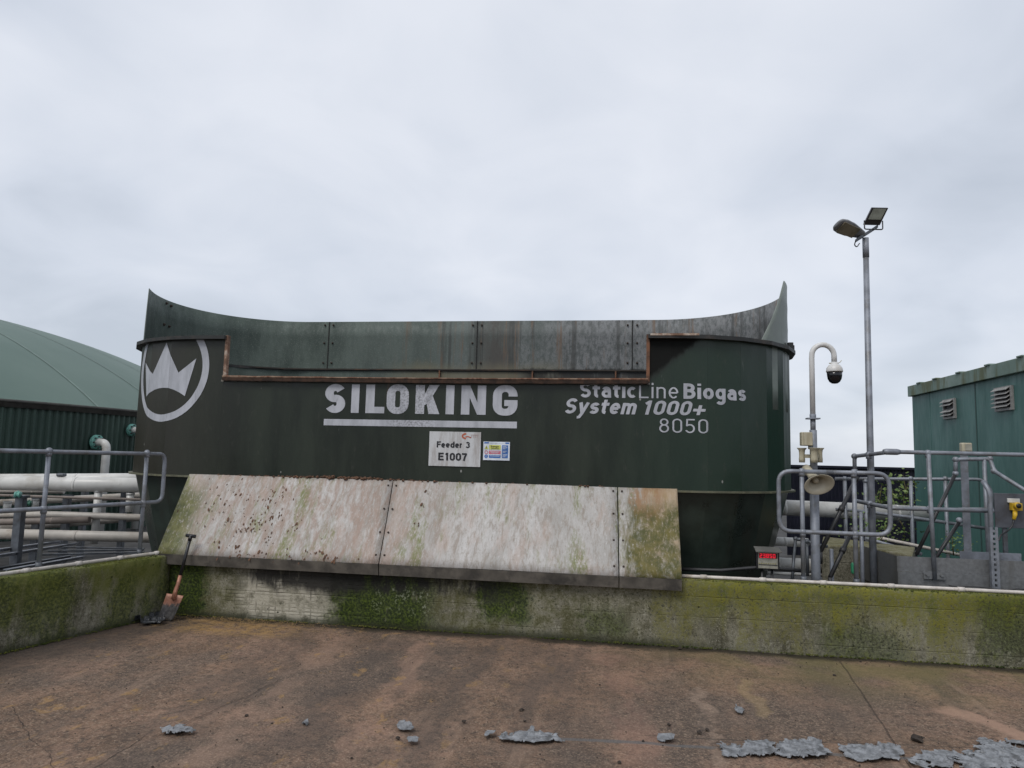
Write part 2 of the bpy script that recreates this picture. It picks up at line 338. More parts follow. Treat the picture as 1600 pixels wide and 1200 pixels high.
g = k.ss(k.addm(k.x, k.mul(k.m_('SUBTRACT', n1, .5), 3.2)), -1.0, 2.3); g0 = k.ss(k.x, -2.8, -1.2)
c = k.mix(k.ss(n1, .32, .66), (.036, .052, .044), (.085, .110, .095)); c = k.mix(k.mul(g0, .4), c, (.085, .102, .095))
c = k.mix(g, c, k.mix(k.ss(n2, .36, .64), (.070, .077, .077), (.185, .190, .195)))
c = k.mix(k.mul(k.ss(n3, .55, .7), .5), c, (.21, .225, .205)); c = k.mix(k.mul(k.ss(n2, .60, .72), k.ss(k.x, -1.5, .8, .25, .9)), c, (.035, .037, .034))
dk = k.mul(k.zone(k.addm(k.x, k.mul(k.m_('SUBTRACT', n1, .5), .4)), .32, .42, .9), .85); c = k.mix(k.mul(dk, k.ss(n1, .3, .5)), c, (.058, .052, .046))
rs = k.mul(k.ss(k.noise(5, 6, .7, k.vec(1, 1, .06, off=(1, 1, 0))), .59, .68), k.ss(k.x, -1.6, -.8)); c = k.mix(k.mul(rs, .7), c, (.105, .066, .040))
st1 = k.mul(k.ss(k.noise(4.2, 6, .72, k.vec(1.3, 1.3, .045, off=(2, 5, 0))), .53, .63), k.ss(k.x, -2.2, -.6)); c = k.mix(k.mul(st1, .6), c, (.026, .027, .025)); st2 = k.mul(k.ss(k.noise(8, 6, .75, k.vec(1.2, 1.2, .05, off=(6, 2, 0))), .57, .65), k.ss(k.x, -1.8, -.4)); c = k.mix(k.mul(st2, .7), c, (.13, .085, .055))
lo = k.mul(k.ss(k.addm(k.z, k.mul(n1, .35)), 3.50, 3.26), k.zone(k.x, 0.0, 1.7, .5)); c = k.mix(k.mul(lo, .6), c, (.17, .15, .095))
blk = k.mul(k.ss(k.addm(k.z, k.mul(n2, .12)), 3.235, 3.19), k.ss(k.x, .5, .9), k.ss(n1, .36, .5)); c = k.mix(k.mul(blk, .9), c, (.012, .012, .011))
M_SHEET = k.fin(c, k.ss(n2, .3, .7, .55, .8), k.addm(n1, k.mul(n2, .3)), .3, .02)
M_SHEETO = plain('pale_outer_sheet', (.16, .185, .165), .5, 0, .2, 3, (.10, .115, .10), 5, True, .6)
k = Mt('chute_lining', .7, 0, .35)
v = k.vec(1, .35, .35); n1 = k.noise(2.6, 6, .65, v, .3); n2 = k.noise(8, 7, .72, k.vec(1.6, .45, .45), .4); n3 = k.noise(34, 5, .7, k.vec(1.5, .6, .6)); n4 = k.noise(90, 3, .7)
c = k.mix(k.ss(n1, .34, .66), (.33, .315, .295), (.465, .45, .435))
nm = k.noise(13, 6, .75, k.vec(1.3, .35, .35), .6); c = k.mix(k.mul(k.ss(nm, .47, .62), .75), c, (.26, .225, .19)); c = k.mix(k.mul(k.ss(k.noise(21, 5, .75, k.vec(1.2, .4, .4, off=(1, 4, 2))), .54, .66), .6), c, (.255, .225, .19))
br = k.mul(k.zone(k.addm(k.x, k.mul(n1, .6)), -.95, 2.2, .7), k.ss(n2, .40, .62)); c = k.mix(k.mul(br, .68), c, (.285, .195, .15))
pk = k.mul(k.ss(k.noise(3, 6, .7, k.vec(1.2, .4, .4, off=(5, 2, 0))), .50, .63)); c = k.mix(k.mul(pk, .4), c, (.40, .30, .25))
c = k.mix(k.mul(k.ss(n3, .54, .70), .7), c, (.25, .225, .185)); c = k.mix(k.mul(k.ss(n4, .60, .72), .6), c, (.20, .17, .14))
c = k.mix(k.mul(k.ss(n3, .44, .34), .3), c, (.62, .61, .60))
gn = k.mul(k.ss(k.noise(2.4, 6, .7, k.vec(1.5, .35, .35, off=(8, 2, 0))), .52, .66), k.ss(n3, .34, .58)); c = k.mix(k.mul(gn, .85), c, (.16, .175, .06))
wob = k.addm(k.x, k.mul(k.m_('SUBTRACT', n2, .5), .5)); zz = k.addm(k.z, k.mul(k.m_('SUBTRACT', n2, .5), .25))
gl = k.mul(k.ss(wob, -2.30, -2.62), k.ss(zz, .85, .55), k.ss(n3, .24, .50)); c = k.mix(k.mul(gl, .92), c, k.mix(k.ss(k.noise(9, 5, .7), .35, .65), (.075, .085, .018), (.15, .15, .045)))
rg = k.mul(k.zone(wob, 2.50, .40, .5), k.ss(zz, .84, .62), k.ss(k.noise(5, 5, .7), .26, .48), k.ss(n3, .15, .5)); c = k.mix(k.mul(rg, .95), c, k.mix(k.ss(k.noise(9, 5, .7), .35, .65), (.055, .058, .008), (.125, .105, .022)))
rb = k.mul(k.ss(wob, 2.25, 2.42), k.ss(zz, .06, .30), k.m_('SUBTRACT', 1.0, rg)); c = k.mix(k.mul(rb, .65), c, (.34, .225, .105))
rr_ = k.mul(k.zone(wob, 2.42, .22, .5), k.ss(zz, .50, .80)); c = k.mix(k.mul(rr_, k.ss(n2, .3, .6), .75), c, (.24, .125, .055))
sp = k.mul(k.ss(k.addm(k.vor(7.5, k.vec(1.3, .7, .7)), k.mul(n3, .14)), .19, .125), k.ss(k.x, .2, -1.1), k.ss(k.noise(1.3, 3), .43, .55)); c = k.mix(k.mul(sp, .9), c, (.085, .042, .022))
M_CHUTE = k.fin(c, k.ss(n2, .3, .7, .55, .8), k.addm(n2, k.mul(n3, .5), k.mul(sp, .8)), .5, .02)
M_LIP = plain('chute_lip_dirty', (.085, .075, .062), .8, 0, .45, 5, (.03, .027, .023), 4, False, .9, bump=.3)
M_RUST = plain('rusty_channel', (.20, .115, .075), .85, 0, .4, 9, (.46, .41, .35), 9, False, .95, bump=.4)
M_RUSTD = plain('dark_rusty_channel', (.13, .062, .035), .85, 0, .5, 9, (.035, .022, .016), 7, False, .9, bump=.4)
k = Mt('rusty_sill', .85, 0, .3); n1 = k.noise(9, 6, .7); c = k.mix(k.ss(n1, .35, .65), (.020, .014, .011), (.06, .032, .02)); up = k.ss(k.addm(k.z, k.mul(n1, .01)), 2.650, 2.662); c = k.mix(up, c, k.mix(k.ss(n1, .4, .6), (.17, .075, .045), (.30, .21, .15))); M_SILL = k.fin(c, None, n1, .4, .02)
M_TORN = plain('torn_edge_grey', (.16, .145, .125), .8, 0, .5, 9, (.05, .035, .028), 8, False, .9, bump=.3)
M_DARKRIM = plain('dark_rim_paint', (.014, .015, .014), .55, 0, .4, 5, (.045, .035, .028), 6)
M_INSEAM = plain('inner_seam_dark', (.03, .025, .02), .8, 0, .5, 6, (.10, .055, .03), 5)
M_LEDGE = plain('olive_ledge', (.10, .10, .065), .6, 0, .4, 6, (.16, .15, .08), 8)
k = Mt('silver_lettering', .42, 0, .5)
n1 = k.noise(6, 6, .7, k.vec(1, 1, .25)); n2 = k.noise(45, 4, .7); c = k.mix(k.ss(n1, .35, .65), (.33, .34, .37), (.45, .46, .50))
ox = k.mul(k.zone(k.x, -.1, .38, .8), .75); c = k.mix(k.mul(ox, k.ss(n2, .45, .62)), c, (.14, .14, .145)); c = k.mix(k.mul(k.ss(n2, .6, .72), .35), c, (.20, .20, .21))
M_SILVER = k.fin(c)
M_BOLT = plain('rusty_bolt', (.045, .03, .022), .7, .3, .4, 30)
M_SEAM = plain('dark_seam', (.012, .012, .011), .8)
M_ZINC = plain('galvanised_tube', (.21, .225, .255), .5, .35, .25, 7, (.13, .12, .105), 9, False, .5)
M_ZINCD = plain('dark_galvanised', (.105, .115, .13), .5, .35, .3, 7, (.06, .055, .05), 9, False, .6)
M_PLATE = plain('galvanised_plate', (.17, .175, .18), .5, .4, .14, 30, (.105, .102, .095), 3, True, .7, bump=.2)
M_BLACKT = plain('dark_tube', (.03, .03, .032), .45, .2, .3, 6)
M_PIPE = plain('white_pipe_cladding', (.55, .545, .52), .4, 0, .12, 3, (.30, .27, .22), 2.2, False, .55)
M_PIPEB = plain('beige_pipe_cladding', (.40, .37, .33), .5, 0, .2, 3, (.20, .165, .125), 3, False, .7)
M_PIPED = plain('brown_pipe', (.18, .15, .13), .6, 0, .25, 4)
M_CONDUIT = plain('white_conduit', (.52, .48, .44), .5, 0, .15, 7, (.30, .25, .18), 9, False, .6)
M_TEAL = plain('turquoise_flange_paint', (.14, .36, .30), .5, 0, .3, 20, (.05, .12, .10), 30)
M_BLACK = plain('black_plastic', (.012, .012, .014), .35, 0, .2, 8)
M_WHITE = plain('white_paint', (.60, .60, .59), .4, 0, .08, 5, (.42, .38, .32), 5, True, .5)
M_CREAM = plain('cream_plastic', (.42, .385, .28), .5, 0, .12, 8, (.26, .22, .14), 7, True, .7)
M_HORN = plain('beige_horn', (.40, .365, .28), .45, 0, .12, 8, (.25, .21, .14), 6, False, .5)
M_NAVY = plain('navy_cladding', (.003, .0035, .013), .5, 0, .3, 3)
M_COPPER = plain('worn_copper_steel', (.34, .155, .10), .45, .25, .25, 12, (.12, .075, .05), 14, False, .8)
k = Mt('worn_shovel_blade', .5, .2); n1 = k.noise(14, 6, .7); c = k.mix(k.ss(n1, .35, .65), (.26, .11, .07), (.36, .19, .135)); lowd = k.ss(k.addm(k.z, k.mul(k.m_('SUBTRACT', n1, .5), .22)), .165, .135); c = k.mix(lowd, c, k.mix(k.ss(k.noise(30, 4), .4, .6), (.05, .047, .047), (.10, .095, .093))); M_BLADE = k.fin(c, None, n1, .4, .01)
M_MUD = plain('dark_mud', (.035, .026, .02), .95, 0, .5, 20, bump=.6)
M_CRUMB = plain('silage_crumb', (.105, .055, .032), .95, 0, .5, 30, bump=.6)
M_SCRAP = plain('grey_plastic_sheet', (.19, .198, .21), .5, 0, .35, 22, (.055, .056, .058), 14, False, .9, bump=.5)
M_SCRAPD = plain('black_plastic_sheet', (.02, .022, .025), .4, 0, .4, 18, (.06, .062, .066), 12, bump=.5)
M_YELLOW = plain('yellow_plastic', (.62, .39, .02), .4, 0, .15, 20)
M_GREYBOARD = plain('grey_board', (.075, .08, .095), .6, 0, .3, 5, (.045, .04, .04), 6)
M_GREEN = plain('bright_green_plastic', (.05, .33, .16), .5)

# ------------------------------------------------------------------ the ground
def struct(o): o['kind'] = 'structure'; return o
mb = MB(); mb.add([(-700, -700, -.12), (700, -700, -.12), (700, 900, -.12), (-700, 900, -.12)], [(0, 1, 2, 3)])
struct(mb.build('ground', M_EARTH))
mb = MB(); nu, nv = 150, 110
for j in range(nv + 1):
    v = .12 - 12 * (j / nv) ** 1.5
    a = P(0, v, 0); t = ((a - LP).dot(LN)) / (-(U.dot(LN))); L = P(t, v, 0); ul = uvz(L)[0] - .12
    for i in range(nu + 1):
        u = ul + (13 - ul) * i / nu; p = P(u, v, 0)
        p.z = .012 * (mnoise.noise(Vector((u * .8, v * .8, 0))) + .5 * mnoise.noise(Vector((u * 2.3, v * 2.3, 4)))) - .006
        mb.v.append(p)
for j in range(nv):
    for i in range(nu):
        q = j * (nu + 1) + i; mb.f.append((q, q + 1, q + nu + 2, q + nu + 1)); mb.smooth.append(True)
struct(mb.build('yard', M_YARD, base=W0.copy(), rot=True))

# ------------------------------------------------------------------ yard walls
WT = .625
def jitter_wall(pf, L, th, zt, name, mat, base, label, rot, n=90):
    # a slab wall with slightly uneven faces: pf(s, o, z) gives points; built as one closed grid strip (front, top, back)
    mb = MB(); prof = [(0, -.1)] + [(0, zt * i / 7) for i in range(7)] + [(0, zt - .012), (.012, zt), (th * .33, zt + .002), (th * .66, zt), (th - .012, zt), (th, zt - .012), (th, -.1)]
    m = len(prof)
    for i in range(n + 1):
        s = L[0] + (L[1] - L[0]) * i / n
        for (o, z) in prof:
            w = .012 * mnoise.noise(Vector((s * 1.7, z * 4, 1))) + .007 * mnoise.noise(Vector((s * 7, z * 9, 5)))
            mb.v.append(pf(s, o + w, z + w * .6))
    for i in range(n):
        for j in range(m - 1):
            q = i * m + j; mb.f.append((q, q + m, q + m + 1, q + 1)); mb.smooth.append(True)
    mb.f.append(list(range(m))); mb.smooth.append(False); mb.f.append([n * m + j for j in range(m)]); mb.smooth.append(False)
    o = mb.build(name, mat, base=base, rot=rot); return o
fw = jitter_wall(P, (-3.34, 11.0), .26, WT, 'concrete_wall', M_WALL, P(0, 0, 0), '', True, 200)
props(fw, 'long mossy concrete yard wall under the sloping white chute', 'wall', 'mossy concrete yard walls')
lw = jitter_wall(LPt, (-6.0, 1.72), .36, .625, 'concrete_wall', M_WALLL, Vector((0, 0, 0)), '', False, 90)
props(lw, 'green mossy concrete yard wall on the left below the two post railing', 'wall', 'mossy concrete yard walls')
# moss tufts along the foot and the top edges of the walls
k = Mt('moss_tuft', .95, 0, .2); M_TUFT = k.fin(k.mix(k.ss(k.noise(4, 4), .35, .65), (.022, .034, .006), (.085, .088, .018)))
def tuft_row(pf, s0, s1, n, seed, top):
    rg_ = random.Random(seed); mb = MB()
    for i in range(n):
        s = rg_.uniform(s0, s1)
        if mnoise.noise(Vector((s * 1.9, seed, 0))) + rg_.uniform(-.5, .5) < -.05: continue
        o, z = (rg_.uniform(.0, .10), WT + .001) if top else (-abs(rg_.gauss(0, .014)) - .004, rg_.uniform(0, .012))
        c = pf(s, o, z); r = rg_.uniform(.004, .011); b = len(mb.v)
        for kx in range(5):
            t = 2 * math.pi * kx / 5 + i; mb.v.append(c + Vector((math.cos(t) * r * rg_.uniform(.7, 1.3), math.sin(t) * r * rg_.uniform(.7, 1.3), -r * .3)))
        mb.v.append(c + Vector((rg_.uniform(-.3, .3) * r, rg_.uniform(-.3, .3) * r, r * rg_.uniform(.4, .9))))
        for kx in range(5): mb.f.append((b + kx, b + (kx + 1) % 5, b + 5)); mb.smooth.append(False)
    o_ = mb.build('moss', M_TUFT, base=pf(s0, 0, 0)); o_['kind'] = 'stuff'
tuft_row(P, -3.2, 5.6, 1700, 3, False); tuft_row(P, 2.3, 5.6, 1300, 4, True); tuft_row(LPt, -2.0, 1.6, 800, 5, False); tuft_row(LPt, -2.0, 1.6, 900, 6, True)
# white conduits along the wall tops
def conduit(pts, label, r=.017):
    mb = MB(); mb.tube(pts, r, 8)
    for a, b in zip(pts, pts[1:]):
        n_ = max(1, int((b - a).length / 1.2))
        for i in range(n_):
            c_ = a + (b - a) * ((i + .5) / n_); d_ = (b - a).normalized(); mb.tube([c_ - d_ * .03, c_ + d_ * .03], r * 1.35, 8)
    o = mb.build('conduit', M_CONDUIT, base=pts[0]); props(o, label, 'conduit', 'white conduits along the wall tops')
conduit([LPt(s, .13 + .008 * math.sin(s * 3), .643) for s in (-5, -3, -1.5, -.6, 0, .5, 1.0, 1.40)] + [P(-3.13, .13, .643), P(-2.6, .13, .643)], 'thin white conduit on the top of the left mossy wall')
conduit([P(u, .10 + .006 * math.sin(u * 2), .644) for u in (2.2, 2.8, 3.3, 3.9, 4.5, 5.1, 5.8, 7, 9)], 'thin white conduit on the wall top right of the chute')

# ------------------------------------------------------------------ the feeder
R_ = 1.5; U1, U2, V0 = -3.257, 2.207, .5; N_ = 12
def loop(r):      # closed outline: back-left .. front-left, front-right .. back-right
    a = [(U1 + r * math.cos(math.radians(270 - 15 * i)), V0 + R_ + r * math.sin(math.radians(270 - 15 * i))) for i in range(N_, -1, -1)]
    b = [(U2 + r * math.cos(math.radians(-90 + 15 * i)), V0 + R_ + r * math.sin(math.radians(-90 + 15 * i))) for i in range(N_ + 1)]
    return a + b
OUT = loop(R_); SS = [0.0]
for a, b in zip(OUT, OUT[1:]): SS.append(SS[-1] + math.dist(a, b))
SS = [s - (SS[N_] - U1) for s in SS]
def surf(s, off=0.0):
    for i in range(len(SS) - 1):
        if s <= SS[i + 1] or i == len(SS) - 2:
            a, b = Vector(OUT[i]), Vector(OUT[i + 1]); t = (s - SS[i]) / (SS[i + 1] - SS[i]); d = (b - a).normalized()
            q = a + (b - a) * t + Vector((d.y, -d.x)) * off; return q.x, q.y
def SPt(s, z, off=0.0): u, v = surf(s, off); return P(u, v, z)
NL, NR, NZ = -2.90, 1.975, 2.585; ZL, ZR = 1.45, 3.08
feeder = thing('feeder', 'large dark green oval biogas feeder with crown emblem and silver lettering', 'feeder', P(-.52, 2.0, -.05))
FB = (-.52, 2.0, -.05)
mb = MB(); ks = sorted(set(SS + [NL, NR]))
zs = [ZL, 2.0, NZ, ZR - .02]
for s0, s1 in zip(ks, ks[1:]):
    for z0, z1 in zip(zs, zs[1:]):
        if z0 >= NZ and s0 >= NL - .001 and s1 <= NR + .001: continue
        mb.add([SPt(s0, z0), SPt(s1, z0), SPt(s1, z1), SPt(s0, z1)], [(0, 1, 2, 3)])
for z0, z1 in zip(zs, zs[1:]):    # straight back wall
    a, b = OUT[-1], OUT[0]; mb.add([P(*a, z0), P(*b, z0), P(*b, z1), P(*a, z1)], [(0, 1, 2, 3)])
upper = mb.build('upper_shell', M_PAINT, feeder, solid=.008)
def sweep(mb, ss, sec, closed=False):    # sec [(off, z)] swept along outline positions ss
    m = len(sec); b = len(mb.v)
    for s in ss:
        for off, z in sec: mb.v.append(SPt(s, z, off))
    for i in range(len(ss) - 1):
        for j in range(m):
            j2 = (j + 1) % m; mb.f.append((b + i * m + j, b + (i + 1) * m + j, b + (i + 1) * m + j2, b + i * m + j2)); mb.smooth.append(False)
    mb.f.append([b + j for j in range(m)]); mb.smooth.append(False); mb.f.append([b + (len(ss) - 1) * m + j for j in range(m)]); mb.smooth.append(False)
def miter_sweep(mb, pts_of, ss, sec):
    pass
def ring(mb, ss, o0, o1, z0, z1):
    # outline offset properly (radius change) so that corners stay closed
    def pt(s, off, z):
        for i in range(len(SS) - 1):
            if s <= SS[i + 1] + 1e-9:
                L = loop(R_ + off); a, b = Vector(L[i]), Vector(L[i + 1]); t = (s - SS[i]) / (SS[i + 1] - SS[i]); q = a + (b - a) * t; return P(q.x, q.y, z)
    b0 = len(mb.v)
    for s in ss: mb.v += [pt(s, o0, z0), pt(s, o1, z0), pt(s, o1, z1), pt(s, o0, z1)]
    for i in range(len(ss) - 1):
        for j in range(4):
            j2 = (j + 1) % 4; mb.f.append((b0 + i * 4 + j, b0 + i * 4 + 4 + j, b0 + i * 4 + 4 + j2, b0 + i * 4 + j2)); mb.smooth.append(False)
    for i in (0, len(ss) - 1): mb.f.append([b0 + i * 4 + j for j in range(4)]); mb.smooth.append(False)
mb = MB()
ring(mb, [s for s in SS if s < NL] + [NL], -.02, .075, ZR - .03, ZR + .012); ring(mb, [NR] + [s for s in SS if s > NR], -.02, .075, ZR - .03, ZR + .012)
mb.boxu(OUT[0][0], OUT[-1][0], V0 + 2 * R_ - .02, V0 + 2 * R_ + .06, ZR - .03, ZR + .012)
mb.build('rim_flange', M_DARKRIM, feeder)
mb = MB(); ring(mb, SS, -.015, .05, ZL - .016, ZL + .004); mb.boxu(OUT[0][0], OUT[-1][0], V0 + 2 * R_ - .015, V0 + 2 * R_ + .05, ZL - .016, ZL + .004)
mb.build('ledge_flange', M_LEDGE, feeder)
mb = MB(); lv = [(ZL - .017, -.03), (.95, -.15), (.42, -.29), (-.1, -.42)]
for (z0, o0), (z1, o1) in zip(lv, lv[1:]):
    A, B = loop(R_ + o0), loop(R_ + o1); n = len(A)
    for i in range(n): j = (i + 1) % n; mb.add([P(*A[i], z0), P(*A[j], z0), P(*B[j], z1), P(*B[i], z1)], [(0, 1, 2, 3)])
mb.build('lower_tub', M_TUB, feeder)
# notch frame
mb = MB(); mb.boxu(NL - .018, NL + .02, V0 - .02, V0 + .035, NZ - .01, ZR + .02); mb.build('frame_post', M_RUST, feeder, bevel=.005)
mb = MB(); mb.boxu(NR - .018, NR + .018, V0 - .02, V0 + .035, NZ - .01, ZR + .02); mb.build('frame_post', M_RUSTD, feeder, bevel=.005)
mb = MB(); mb.boxu(NR + .02, 2.5, V0 - .082, V0 - .077, ZR - .004, ZR + .018); mb.build('rusty_edge_strip', M_RUST, feeder)
mb = MB(); n = 60
for i in range(n):
    a, b = NL + (NR - NL) * i / n, NL + (NR - NL) * (i + 1) / n
    def sag(u): return -.012 * math.sin(math.pi * (u - NL) / (NR - NL)) + .005 * mnoise.noise(Vector((u * 5, 0, 0)))
    for (v0, v1, z0, z1) in ((V0 - .06, V0 + .05, -.022, .022), (V0 - .064, V0 - .052, .0225, .036)):
        za, zb = NZ + sag(a), NZ + sag(b)
        mb.add([P(a, v0, za + z0), P(b, v0, zb + z0), P(b, v1, zb + z0), P(a, v1, za + z0), P(a, v0, za + z1), P(b, v0, zb + z1), P(b, v1, zb + z1), P(a, v1, za + z1)],
               [(3, 2, 1, 0), (4, 5, 6, 7), (0, 1, 5, 4), (2, 3, 7, 6)])
mb.build('frame_sill', M_SILL, feeder)
mb = MB()
for i in range(90):
    a, b = NL - .03 + (NR - NL + .05) * i / 90, NL - .03 + (NR - NL + .05) * (i + 1) / 90
    za = NZ - .03 - .02 * max(0, mnoise.noise(Vector((a * 3.1, 2, 0)))) - .01 * mnoise.noise(Vector((a * 14, 2, 0))); zb = NZ - .03 - .02 * max(0, mnoise.noise(Vector((b * 3.1, 2, 0)))) - .01 * mnoise.noise(Vector((b * 14, 2, 0)))
    mb.add([P(a, V0 - .03, za), P(b, V0 - .03, zb), P(b, V0 - .012, NZ - .002), P(a, V0 - .012, NZ - .002)], [(0, 1, 2, 3)])
mb.build('torn_seal', M_TORN, feeder)
# hopper extension: a sheet that follows the back of the oval, ends wrap to the sides
EXH = .765
ring_pts = []     # positions along closed loop param: go from right-front over the back to left-front
RI = R_ - .012
def epos(t):      # t in [0,1]: right end angle -> straight back -> left end
    aR, aL = math.radians(-55), math.radians(225)
    l1 = RI * (math.pi / 2 - aR); l2 = U2 - U1; l3 = RI * (aL - math.pi / 2); L = l1 + l2 + l3; d = t * L
    if d < l1: a = aR + d / RI; return (U2 + RI * math.cos(a), V0 + R_ + RI * math.sin(a))
    if d < l1 + l2: return (U2 - (d - l1), V0 + R_ + RI)
    a = math.pi / 2 + (d - l1 - l2) / RI; return (U1 + RI * math.cos(a), V0 + R_ + RI * math.sin(a))
aR, aL = math.radians(-55), math.radians(225)
LT = RI * (math.pi / 2 - aR) + (U2 - U1) + RI * (aL - math.pi / 2)
def t_of_angle(a, right): return (RI * (a - aR)) / LT if right else (RI * (math.pi / 2 - aR) + (U2 - U1) + RI * (a - math.pi / 2)) / LT
mb = MB(); nn, nz = 150, 6; zr0 = 2.35
tR0, tR1 = t_of_angle(math.radians(-48), True), t_of_angle(math.radians(-24), True)     # right end: diagonal cut
tL0, tL1 = t_of_angle(math.radians(213), False), t_of_angle(math.radians(207), False)
for j in range(nz + 1):
    w = j / nz; z = zr0 + (ZR + EXH - zr0) * w; e = min(1, max(0, (z - ZR) / EXH))
    ta = tR0 + (tR1 - tR0) * e; tb = tL0 + (tL1 - tL0) * e
    for i in range(nn + 1):
        t = ta + (tb - ta) * i / nn; u, v = epos(t); mb.v.append(P(u, v, z + e * .045 * abs(2 * i / nn - 1) ** 5))
for j in range(nz):
    for i in range(nn): q = j * (nn + 1) + i; mb.f.append((q, q + 1, q + nn + 2, q + nn + 1)); mb.smooth.append(True)
ext = mb.build('hopper_extension', M_SHEETO, feeder, solid=.01); ext.data.materials.append(M_SHEET); ext.modifiers['solid'].material_offset = 1
# inner seam (rim line of the back wall), panel seams, bolts
BV = V0 + 2 * R_ - .02
mb = MB()
pts = [Vector((U1 - 1.0, BV - .33)), Vector((U1 - .5, BV - .09)), Vector((U1, BV)), Vector((U2, BV)), Vector((U2 + .5, BV - .09))]
for a, b in zip(pts, pts[1:]):
    mb.add([P(a.x, a.y, ZR - .012), P(b.x, b.y, ZR - .012), P(b.x, b.y - .03, ZR - .012), P(a.x, a.y - .03, ZR - .012), P(a.x, a.y, ZR + .004), P(b.x, b.y, ZR + .004), P(b.x, b.y - .03, ZR + .004), P(a.x, a.y - .03, ZR + .004)],
           [(3, 2, 1, 0), (4, 5, 6, 7), (2, 3, 7, 6), (0, 1, 5, 4)])
mb.build('inner_seam', M_INSEAM, ext)
bmesh_bolt = MB(); bmesh_bolt.lathe([(.0, .0), (.022, .0), (.022, .012), (.012, .016), (.012, .03), (.0001, .031)], (0, 0, 0), (0, 0, 1), 6)
bolt_me = None
def bolt(parent, pw, nrm, sc=1.0):
    global bolt_me
    I = MATX[parent].inverted()
    if bolt_me is None:
        bolt_me = bpy.data.meshes.new('bolt'); bolt_me.from_pydata(bmesh_bolt.v, [], bmesh_bolt.f); bolt_me.materials.append(M_BOLT)
    o = bpy.data.objects.new('bolt', bolt_me); COL.objects.link(o); o.parent = parent
    o.location = I @ pw; o.rotation_euler = (I.to_3x3() @ nrm).to_track_quat('Z', 'Y').to_euler(); o.scale = (sc,) * 3
    return o
for px in (513, 745, 988):
    mb = MB()
    p = onv(px, 540, BV); u = uvz(p)[0]
    mb.boxu(u - .008, u + .008, BV - .004, BV + .012, ZR + .01, ZR + EXH)
    mb.build('panel_seam', M_SEAM, ext)
    for py in (508, 536, 567):
        q = onv(px, py, BV)
        for du in (-.07, .07): bolt(ext, P(u + du, BV - .002, q.z), -V, .75)
# two bolt rows on the curved left end
for px, py in ((260, 474), (267, 478), (256, 507), (264, 510)):
    if True:
        if True:
            d = ray(px, py); cc = P(U1, V0 + R_, 0); o2 = Vector((O.x - cc.x, O.y - cc.y)); d2 = Vector((d.x, d.y)); qa, qb, qc = d2.dot(d2), 2 * o2.dot(d2), o2.dot(o2) - (RI - .007) ** 2
            h_ = O + d * ((-qb + math.sqrt(qb * qb - 4 * qa * qc)) / (2 * qa)); u, v, z = uvz(h_)
            bolt(ext, P(u, v, z), (P(U1, V0 + R_, 0) - P(u, v, 0)).normalized(), .9)
for u in (-1.1, .35, 1.6):
    mb = MB(); mb.boxu(u - .01, u + .01, BV - .035, BV - .004, ZR - .2, ZR - .013); mb.build('rusty_stay', M_RUSTD, ext)
for a in (-20, -12):
    an = math.radians(a); c_ = P(U2 + (R_ + .03) * math.cos(an), V0 + R_ + (R_ + .03) * math.sin(an), ZR + .05)
    mb = MB(); mb.boxc(c_, U * .03, V * .03, Vector((0, 0, .04))); mb.build('bracket', M_DARKRIM, feeder, bevel=.006)

# ---- decals mapped on the shell: 2D (s, z) faces -> surface
def decal(name, faces2d, mat, parent, off=.008, clip=None, label=None, smooth_cut=True):
    bm = bmesh.new()
    for f in faces2d:
        kz = 0
        if isinstance(f, tuple): kz, f = f
        vs = [bm.verts.new((x, y, kz * .0003)) for x, y in f]
        try: bm.faces.new(vs)
        except ValueError: pass
    bmesh.ops.triangulate(bm, faces=[f for f in bm.faces if len(f.verts) > 4])
    cuts = [s for s in SS] + ([NL, NR] if clip else [])
    for s in cuts:
        g = bm.verts[:] + bm.edges[:] + bm.faces[:]; bmesh.ops.bisect_plane(bm, geom=g, plane_co=(s, 0, 0), plane_no=(1, 0, 0))
    if clip:
        g = bm.verts[:] + bm.edges[:] + bm.faces[:]; bmesh.ops.bisect_plane(bm, geom=g, plane_co=(0, clip, 0), plane_no=(0, 1, 0))
        kill = [f for f in bm.faces if f.calc_center_median().y > clip and NL < f.calc_center_median().x < NR]
        bmesh.ops.delete(bm, geom=kill, context='FACES')
    g = bm.verts[:] + bm.edges[:] + bm.faces[:]; bmesh.ops.bisect_plane(bm, geom=g, plane_co=(0, 3.052, 0), plane_no=(0, 1, 0), clear_outer=True)
    bmesh.ops.remove_doubles(bm, verts=bm.verts, dist=.00012)
    mb = MB(); idx = {}
    for f in bm.faces:
        c_ = f.calc_center_median(); vs = []
        for v in f.verts:
            s = v.co.x; eps = (c_.x - s) * .02     # evaluate on the facet the face lies on
            of = off + v.co.z; u0, v0 = surf(s + eps, of); u1_, v1_ = surf(s + eps * 2, of)
            vs.append(P(u0 + (u0 - u1_), v0 + (v0 - v1_), v.co.y))
        mb.add(vs, [tuple(range(len(vs)))])
    bm.free()
    return mb.build(name, mat, parent, label=label)
def stroke(path, w, closed=False):      # 2D path to quads of width w (w may be (wx, wy))
    wx, wy = w if isinstance(w, tuple) else (w, w); n = len(path); L, Rr = [], []
    for i, p in enumerate(path):
        a = path[(i - 1) % n] if closed or i else path[i]; b = path[(i + 1) % n] if closed or i < n - 1 else path[i]
        dx, dy = b[0] - a[0], b[1] - a[1]; l = math.hypot(dx, dy) or 1; nx, ny = -dy / l, dx / l
        L.append((p[0] + nx * wx / 2, p[1] + ny * wy / 2)); Rr.append((p[0] - nx * wx / 2, p[1] - ny * wy / 2))
    m = n if closed else n - 1
    return [[L[i], Rr[i], Rr[(i + 1) % n], L[(i + 1) % n]] for i in range(m)]
